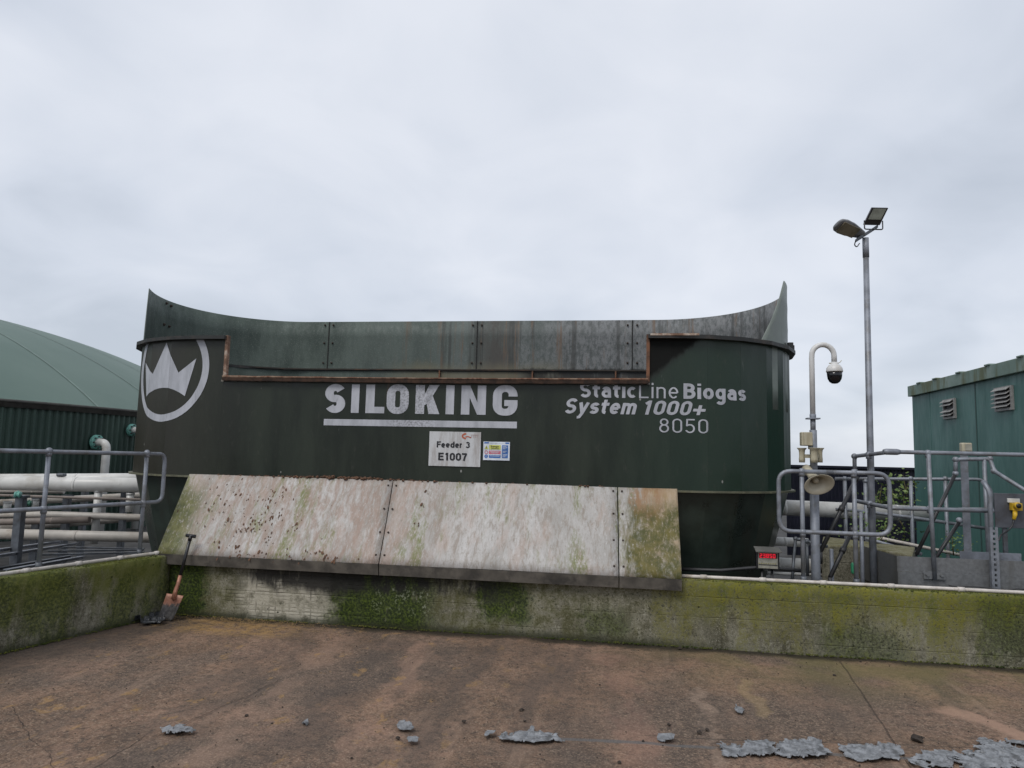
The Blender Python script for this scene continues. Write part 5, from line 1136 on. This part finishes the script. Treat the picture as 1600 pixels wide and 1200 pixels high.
# ------------------------------------------------------------------ behind the right rails
FY = 15.0
fa, fb = ony(1228, 735, FY), ony(1640, 735, FY); zt = 1.70
fe = thing('navy_cladding', 'dark navy sheet clad wall beyond the handrails', 'wall', Vector((fa.x, FY, -.1)), rot=False)
mb = MB(); nn = 70; L = fb.x - fa.x
for i in range(nn):
    x0 = fa.x + L * i / nn; x1 = fa.x + L * (i + 1) / nn; d = .012
    xs = [x0, x0 + (x1 - x0) * .35, x0 + (x1 - x0) * .5, x0 + (x1 - x0) * .85, x1]; ys = [FY, FY, FY + d, FY + d, FY]
    for q in range(4): mb.add([(xs[q], ys[q], -.12), (xs[q + 1], ys[q + 1], -.12), (xs[q + 1], ys[q + 1], zt), (xs[q], ys[q], zt)], [(0, 1, 2, 3)])
mb.build('sheet', M_NAVY, fe, solid=.004); mb = MB(); mb.boxc(Vector((fa.x + L / 2, FY + .01, zt + .02)), Vector((L / 2, 0, 0)), Vector((0, .05, 0)), Vector((0, 0, .025))); mb.build('capping', M_NAVY, fe)
def pipe(pts, r, label, mat=M_PIPE, bands=3, group='clad pipes', name='pipe'):
    o = thing(name, label, 'pipe', Vector((pts[0].x, pts[0].y, min(p.z for p in pts) - r)), group, rot=False)
    mb = MB(); mb.tube(pts, r, 18, fillet=r * 2); b = mb.build('cladding', mat, o)
    for i in range(bands):
        t = (i + .5) / bands; p = pts[0] + (pts[-1] - pts[0]) * t; d = (pts[-1] - pts[0]).normalized()
        if len(pts) == 2: mb = MB(); mb.tube([p - d * .02, p + d * .02], r * 1.02, 18); mb.build('band', mat, o)
    return o
pipe([ony(1180, 791, 10), ony(1445, 803, 10)], .108, 'thick white pipe crossing in front of the navy cladding')
pipe([ony(1190, 845, 9), ony(1262, 848, 9)], .055, 'short white pipe behind the red display, upper', bands=1)
pipe([ony(1190, 881, 9), ony(1288, 885, 9)], .085, 'thick white pipe low behind the camera pole', bands=2)
pipe([ony(1190, 895, 8.6), ony(1290, 899, 8.6)], .018, 'thin white pipe lowest behind the camera pole', bands=1)
# mossy block
bu0, bu1 = uvz(onv(1284, 870, 1.5))[0], uvz(onv(1425, 870, 2.2))[0]; bzt = onv(1300, 852, 1.5).z
mb = MB(); f0, f1 = onv(1284, 870, 1.5), onv(1347, 870, 1.5); r1 = onz(1425, 868, bzt); b0_ = onz(1286, 838, bzt); b1_ = onz(1372, 848, bzt)
poly = [Vector((p.x, p.y, -.1)) for p in (f0, f1, r1, b1_ + (b1_ - b0_) * .6, b0_)]
mb.prism(poly, Vector((0, 0, bzt + .1))); o = mb.build('concrete_block', M_BLOCK, base=Vector((f0.x, f0.y, 0)), bevel=.015); props(o, 'stained concrete block wall with yellow moss on its top behind the looped rail', 'concrete block')
mb = MB(); p = onv(1334, 888, .95); mb.boxc(p, U * .03, V * .02, Vector((0, 0, .06))); o = mb.build('green_bag', M_GREEN, base=p - Vector((0, 0, .06)), bevel=.02); props(o, 'scrap of bright green plastic between the rail posts', 'plastic scrap')
# weeds
k = Mt('weed_leaf', .6); n1 = k.noise(5, 3); M_LEAF = k.fin(k.mix(k.ss(n1, .35, .65), (.075, .14, .03), (.20, .26, .075)))
def weed(label, stems, seed, n=60, spread=.16, lsz=.035, mat=None):
    base = stems[0][0]; o = thing('weed', label, 'weed', base, 'weeds growing between the pipes', rot=False); rg_ = random.Random(seed); ms, ml = MB(), MB()
    for a, b in stems:
        mid_ = (a + b) / 2 + Vector((rg_.uniform(-.08, .08), 0, .02)); ms.tube([a, mid_, b], [.008, .006, .002], 5)
        for i in range(n):
            t = rg_.random() ** .7; p = a * (1 - t) ** 2 + mid_ * 2 * t * (1 - t) + b * t * t + Vector((rg_.gauss(0, spread * .5), rg_.gauss(0, spread * .5), rg_.gauss(0, spread * .35)))
            d = Vector((rg_.uniform(-1, 1), rg_.uniform(-1, 1), rg_.uniform(-.5, .6))).normalized(); s_ = d.orthogonal().normalized(); s_ = (s_ * math.cos(i) + d.cross(s_) * math.sin(i)); l = lsz * rg_.uniform(.6, 1.3)
            ml.add([p, p + d * l * .5 + s_ * l * .32, p + d * l, p + d * l * .5 - s_ * l * .32], [(0, 1, 2, 3)])
    ms.build('stem', plain('weed_stem', (.10, .085, .03), .8) if 'weed_stem' not in bpy.data.materials else bpy.data.materials['weed_stem'], o); ml.build('leaves', M_LEAF, o)
WY = 10.35
def wy(x, y): return ony(x, y, WY)
weed('leafy green weed climbing behind the far handrail beside the container corner', [(wy(1408, 812), wy(1411, 742)), (wy(1414, 810), wy(1420, 752)), (wy(1400, 812), wy(1396, 770))], 2, 75, .17, .06)
weed('leafy green weed on the thick white pipe right of the lamp post', [(wy(1380, 806), wy(1378, 758)), (wy(1388, 806), wy(1394, 768)), (wy(1372, 806), wy(1368, 772))], 4, 55, .16, .055)
weed('low green weed hanging below the thick white pipe beside the container', [(wy(1405, 812), wy(1412, 845)), (wy(1392, 812), wy(1386, 838))], 6, 55, .2, .05)
weed('brown green weed at the back of the mossy block', [(ony(1345, 850, 9), ony(1340, 806, 9)), (ony(1360, 850, 9), ony(1366, 815, 9)), (ony(1375, 852, 9), ony(1385, 822, 9))], 8, 55, .2, .045)
weed('sparse weed growing at the foot of the green container', [(onv(1490, 868, 2.6), onv(1488, 835, 2.6)), (onv(1500, 868, 2.6), onv(1505, 845, 2.6))], 9, 45, .13, .035)

# ------------------------------------------------------------------ left: digester tank with dome, pipe rack
tk = Vector((-23.56, 20.13, 0)); TR = 15.0
pw = ony(0, 624, 14); 
def tank_hit(px, py):
    d = ray(px, py); a = d.x ** 2 + d.y ** 2; b = 2 * ((O - tk).x * d.x + (O - tk).y * d.y); c_ = (O - tk).x ** 2 + (O - tk).y ** 2 - TR ** 2
    t = (-b - math.sqrt(max(b * b - 4 * a * c_, 0))) / (2 * a); return O + d * t
ZW = tank_hit(100, 631).z
dg = thing('digester_tank', 'round digester tank with dark green corrugated wall and pale green gas dome', 'tank', tk + Vector((0, 0, -.1)), rot=False)
k = Mt('corrugated_green', .5, 0, .4); n1 = k.noise(1.2, 5, .6, k.vec(1, 1, .2)); M_CORR = k.fin(k.mix(k.ss(n1, .35, .65), (.014, .034, .025), (.032, .062, .046)), .5)
mb = MB(); n = 2400; dep = .05
for i in range(n):
    a0 = 2 * math.pi * i / n; q = i % 4; r0 = TR - (dep if q in (1, 2) else 0)
    a1 = 2 * math.pi * (i + 1) / n; r1 = TR - (dep if (i + 1) % 4 in (1, 2) else 0)
    mb.add([tk + Vector((math.cos(a0) * r0, math.sin(a0) * r0, -.12)), tk + Vector((math.cos(a1) * r1, math.sin(a1) * r1, -.12)), tk + Vector((math.cos(a1) * r1, math.sin(a1) * r1, ZW - .14)), tk + Vector((math.cos(a0) * r0, math.sin(a0) * r0, ZW - .14))], [(0, 1, 2, 3)])
mb.build('corrugated_wall', M_CORR, dg)
mb = MB(); mb.lathe([(TR - .1, -.15), (TR + .03, -.15), (TR + .03, -.055), (TR + .06, -.055), (TR + .06, .0), (TR - .1, .005)], tk + Vector((0, 0, ZW)), (0, 0, 1), 240); mb.build('rim_channel', plain('tank_rim', (.075, .07, .062), .7, 0, .4, 3, (.035, .04, .03), 3), dg)
k = Mt('dome_membrane', .55, 0, .35); n1 = k.noise(.35, 5, .6); n2 = k.noise(6, 4); M_DOME = k.fin(k.mix(k.ss(n1, .3, .7), (.080, .128, .107), (.102, .152, .129)), None, n2, .05, .02)
dh = 3.25
def dome_r(t):    # t 0 rim .. 1 apex
    r = (TR - .05) * (1 - t); return r, dh * (1 - (r / (TR - .05)) ** 3.3)
mb = MB(); mb.lathe([(max(dome_r((i / 48) ** 1.5)[0], .001), dome_r((i / 48) ** 1.5)[1]) for i in range(49)], tk + Vector((0, 0, ZW)), (0, 0, 1), 240); dm = mb.build('dome', M_DOME, dg)
mb = MB()
for kx in range(40):
    a = 2 * math.pi * (kx + .15) / 40; prev = None
    for i in range(48):
        r, h = dome_r((i / 48) ** 1.5); p = tk + Vector((math.cos(a) * (r + .006), math.sin(a) * (r + .006), ZW + h + .008)); s_ = Vector((-math.sin(a), math.cos(a), 0)) * .022
        if prev: mb.add([prev[0] - prev[1], prev[0] + prev[1], p + s_, p - s_], [(0, 1, 2, 3)], True)
        prev = (p, s_)
mb.build('membrane_seam', plain('dome_seam', (.145, .20, .172), .55), dm)
# elbow pipes on the tank
def elbow(px, py, py2, r, lab):
    f_ = tank_hit(px, py); nn_ = (f_ - tk); nn_.z = 0; nn_.normalize()
    o = thing('outlet_pipe', lab, 'pipe', f_ + Vector((0, 0, -.2)), 'outlet elbows on the tank', rot=False)
    k1 = f_ + nn_ * .34; mb = MB(); mb.tube([f_, k1, Vector((k1.x, k1.y, -.1))], r, 16, fillet=.24); mb.build('elbow', M_PIPE, o)
    mb = MB(); mb.lathe([(0, 0), (r * 1.95, 0), (r * 1.95, .035), (r * 1.05, .035)], f_ + nn_ * .02, nn_, 20); mb.lathe([(r * 1.9, .045), (r * 1.9, .075), (r * 1.02, .075)], f_ + nn_ * .02, nn_, 20); fl_ = mb.build('flange', M_TEAL, o)
    mb = MB(); x_ = nn_.cross(Vector((0, 0, 1)))
    for i in range(8):
        a = 2 * math.pi * i / 8; q = f_ + nn_ * .01 + (x_ * math.cos(a) + Vector((0, 0, 1)) * math.sin(a)) * r * 1.5; mb.tube([q, q + nn_ * .12], .016, 6)
    mb.build('flange_bolts', M_BLACK, fl_)
elbow(148, 691, 740, .085, 'white elbow pipe with turquoise flange on the tank wall')
elbow(203, 672, 740, .075, 'white elbow pipe with turquoise flange half hidden by the feeder')
def lp_(x, y, Y): return ony(x, y, Y)
PL = 'clad pipes'
pipe([lp_(-90, 750, 11.6), lp_(330, 748, 11.6)], .095, 'rear upper white pipe directly below the tank wall')
pipe([lp_(-90, 753, 11), lp_(330, 760, 11)], .112, 'thick white pipe in front at the top of the left pipe rack', bands=3)
pipe([lp_(-90, 771, 10.8), lp_(330, 784, 10.8)], .02, 'thin brown pipe under the thick white pipe', M_PIPED, 2)
pipe([lp_(-90, 790, 12), lp_(330, 769, 12)], .055, 'beige pipe rising to the right behind the middle rail', M_PIPEB)
pipe([lp_(-90, 766, 12.5), lp_(100, 768, 12.5)], .04, 'thin beige pipe high on the left of the pipe rack', M_PIPEB, 2)
pipe([lp_(-90, 804, 10.9), lp_(85, 804, 10.9), lp_(330, 812, 10.9)], .05, 'beige pipe with a bend just under the middle rail', M_PIPEB, 0)
pipe([lp_(-90, 828, 11.5), lp_(60, 822, 11.5), lp_(330, 800, 11.5)], .05, 'beige pipe rising to the right low in the rack', M_PIPEB, 0)
pipe([lp_(-90, 818, 10.8), lp_(140, 812, 10.8)], .05, 'short brownish pipe low on the left of the rack', M_PIPED, 2)
pipe([lp_(-90, 832, 10.6), lp_(330, 842, 10.6)], .075, 'lowest beige pipe running to the foot of the feeder', M_PIPEB)
for x, y0, y1, Y, w, lb in ((30, 777, 905, 8.9, .045, 'grey steel rack post carrying the turquoise valve'), (103, 776, 830, 11.3, .045, 'grey steel rack post behind the first rail post'), (131, 765, 800, 12.2, .04, 'grey steel rack post far back in the pipe rack'), (193, 765, 850, 11.2, .035, 'grey steel rack post nearest the feeder'), (58, 780, 830, 11.2, .05, 'grey steel rack post left of the first rail post')):
    t = lp_(x, y0, Y); mb = MB(); zz = (t.z - .1) / 2
    mb.boxc(Vector((t.x, t.y, zz)), Vector((w, 0, 0)), Vector((0, .004, 0)), Vector((0, 0, t.z - zz))); mb.boxc(Vector((t.x - w, t.y + .04, zz)), Vector((.004, 0, 0)), Vector((0, .04, 0)), Vector((0, 0, t.z - zz))); mb.boxc(Vector((t.x + w, t.y + .04, zz)), Vector((.004, 0, 0)), Vector((0, .04, 0)), Vector((0, 0, t.z - zz)))
    mb.boxc(Vector((t.x, t.y + .04, t.z + .01)), Vector((w * 1.5, 0, 0)), Vector((0, .06, 0)), Vector((0, 0, .012)))
    o = mb.build('rack_post', M_ZINCD, base=Vector((t.x, t.y, -.1))); props(o, lb, 'rack post', 'steel posts of the pipe rack')
for x, y0, y1, Y, lb in ((12, 783, 800, 11.2, 'short white stub pipe at the left edge of the rack'), (57, 779, 793, 11.2, 'short white stub pipe beside the first rail post'), (154, 766, 850, 11.0, 'white upright pipe in the middle of the rack'), (204, 770, 800, 11.0, 'white upright pipe close to the feeder')):
    a, b = lp_(x, y0, Y), lp_(x, y1, Y); mb = MB(); mb.tube([Vector((a.x, a.y, b.z)), a], .055, 14); mb.tube([a - Vector((0, 0, .03)), a], .062, 14); o = mb.build('stub_pipe', M_PIPE, base=Vector((a.x, a.y, b.z))); props(o, lb, 'pipe', 'white upright pipes in the rack')
for x, y, Y, lb in ((28, 773, 8.85, 'turquoise valve on top of the left rack post'), (45, 787, 9.2, 'dark green valve right of the left rack post')):
    c_ = lp_(x, y, Y); mb = MB(); mb.lathe([(0, -.03), (.04, -.03), (.04, -.015), (.025, -.01), (.025, .01), (.04, .015), (.04, .03), (0, .03)], c_, (1, .2, 0), 14); mb.tube([c_, c_ + Vector((0, 0, .05))], .01, 6)
    o = mb.build('valve', M_TEAL if x == 28 else plain('green_valve', (.02, .09, .06), .5), base=c_); props(o, lb, 'valve', 'valves in the pipe rack')
# cable trays / steel channels near the ground of the rack
for i, (x0, y0, Ya, x1, y1, Yb, w, lb) in enumerate(((-60, 866, 7.6, 95, 845, 11, .02, 'upper bright steel channel of the cable trays'), (-60, 876, 7.6, 120, 848, 11, .02, 'second steel channel of the cable trays'), (-60, 897, 7.9, 110, 868, 9.5, .018, 'lower grey steel channel of the cable trays'), (10, 890, 7.7, 130, 869, 9.6, .02, 'lowest grey steel channel close to the wall'), (60, 866, 9.3, 225, 862, 9.3, .012, 'thin grey rod across the back of the trays'), (75, 860, 9.6, 225, 858, 9.6, .012, 'thin bright rod behind the trays'), (100, 854, 10, 225, 857, 9.8, .010, 'topmost thin rod behind the trays'))):
    a, b = lp_(x0, y0, Ya), lp_(x1, y1, Yb); d_ = (b - a).normalized(); s_ = d_.cross(Vector((0, 0, 1))).normalized(); mb = MB(); mb.boxc((a + b) / 2, (b - a) / 2, s_ * w * 1.6, Vector((0, 0, w * .25))); mb.boxc((a + b) / 2 - Vector((0, 0, w)), (b - a) / 2 * .999, s_ * w * .3, Vector((0, 0, w * .7)))
    o = mb.build('steel_channel', M_ZINC if i in (0, 1, 3) else M_ZINCD, base=a); props(o, lb, 'steel channel', 'steel channels of the cable trays')
mb = MB(); a = onl(214, 857, .5); mb.tube([P(-3.55, .75, .63), P(-3.2, .62, .66), P(-2.95, .55, .64)], .03, 8); o = mb.build('hose', M_PIPED, base=P(-3.5, .7, .6)); props(o, 'brown hose end lying at the foot of the feeder by the left wall corner', 'hose')
mb = MB(); c_ = lp_(96, 742, 11); mb.boxc(c_, Vector((.06, 0, 0)), Vector((0, .05, 0)), Vector((0, 0, .025))); o = mb.build('pipe_saddle', M_ZINCD, base=c_ - Vector((0, 0, .02)), bevel=.02); props(o, 'small grey saddle clamp sitting on the thick white pipe', 'clamp')
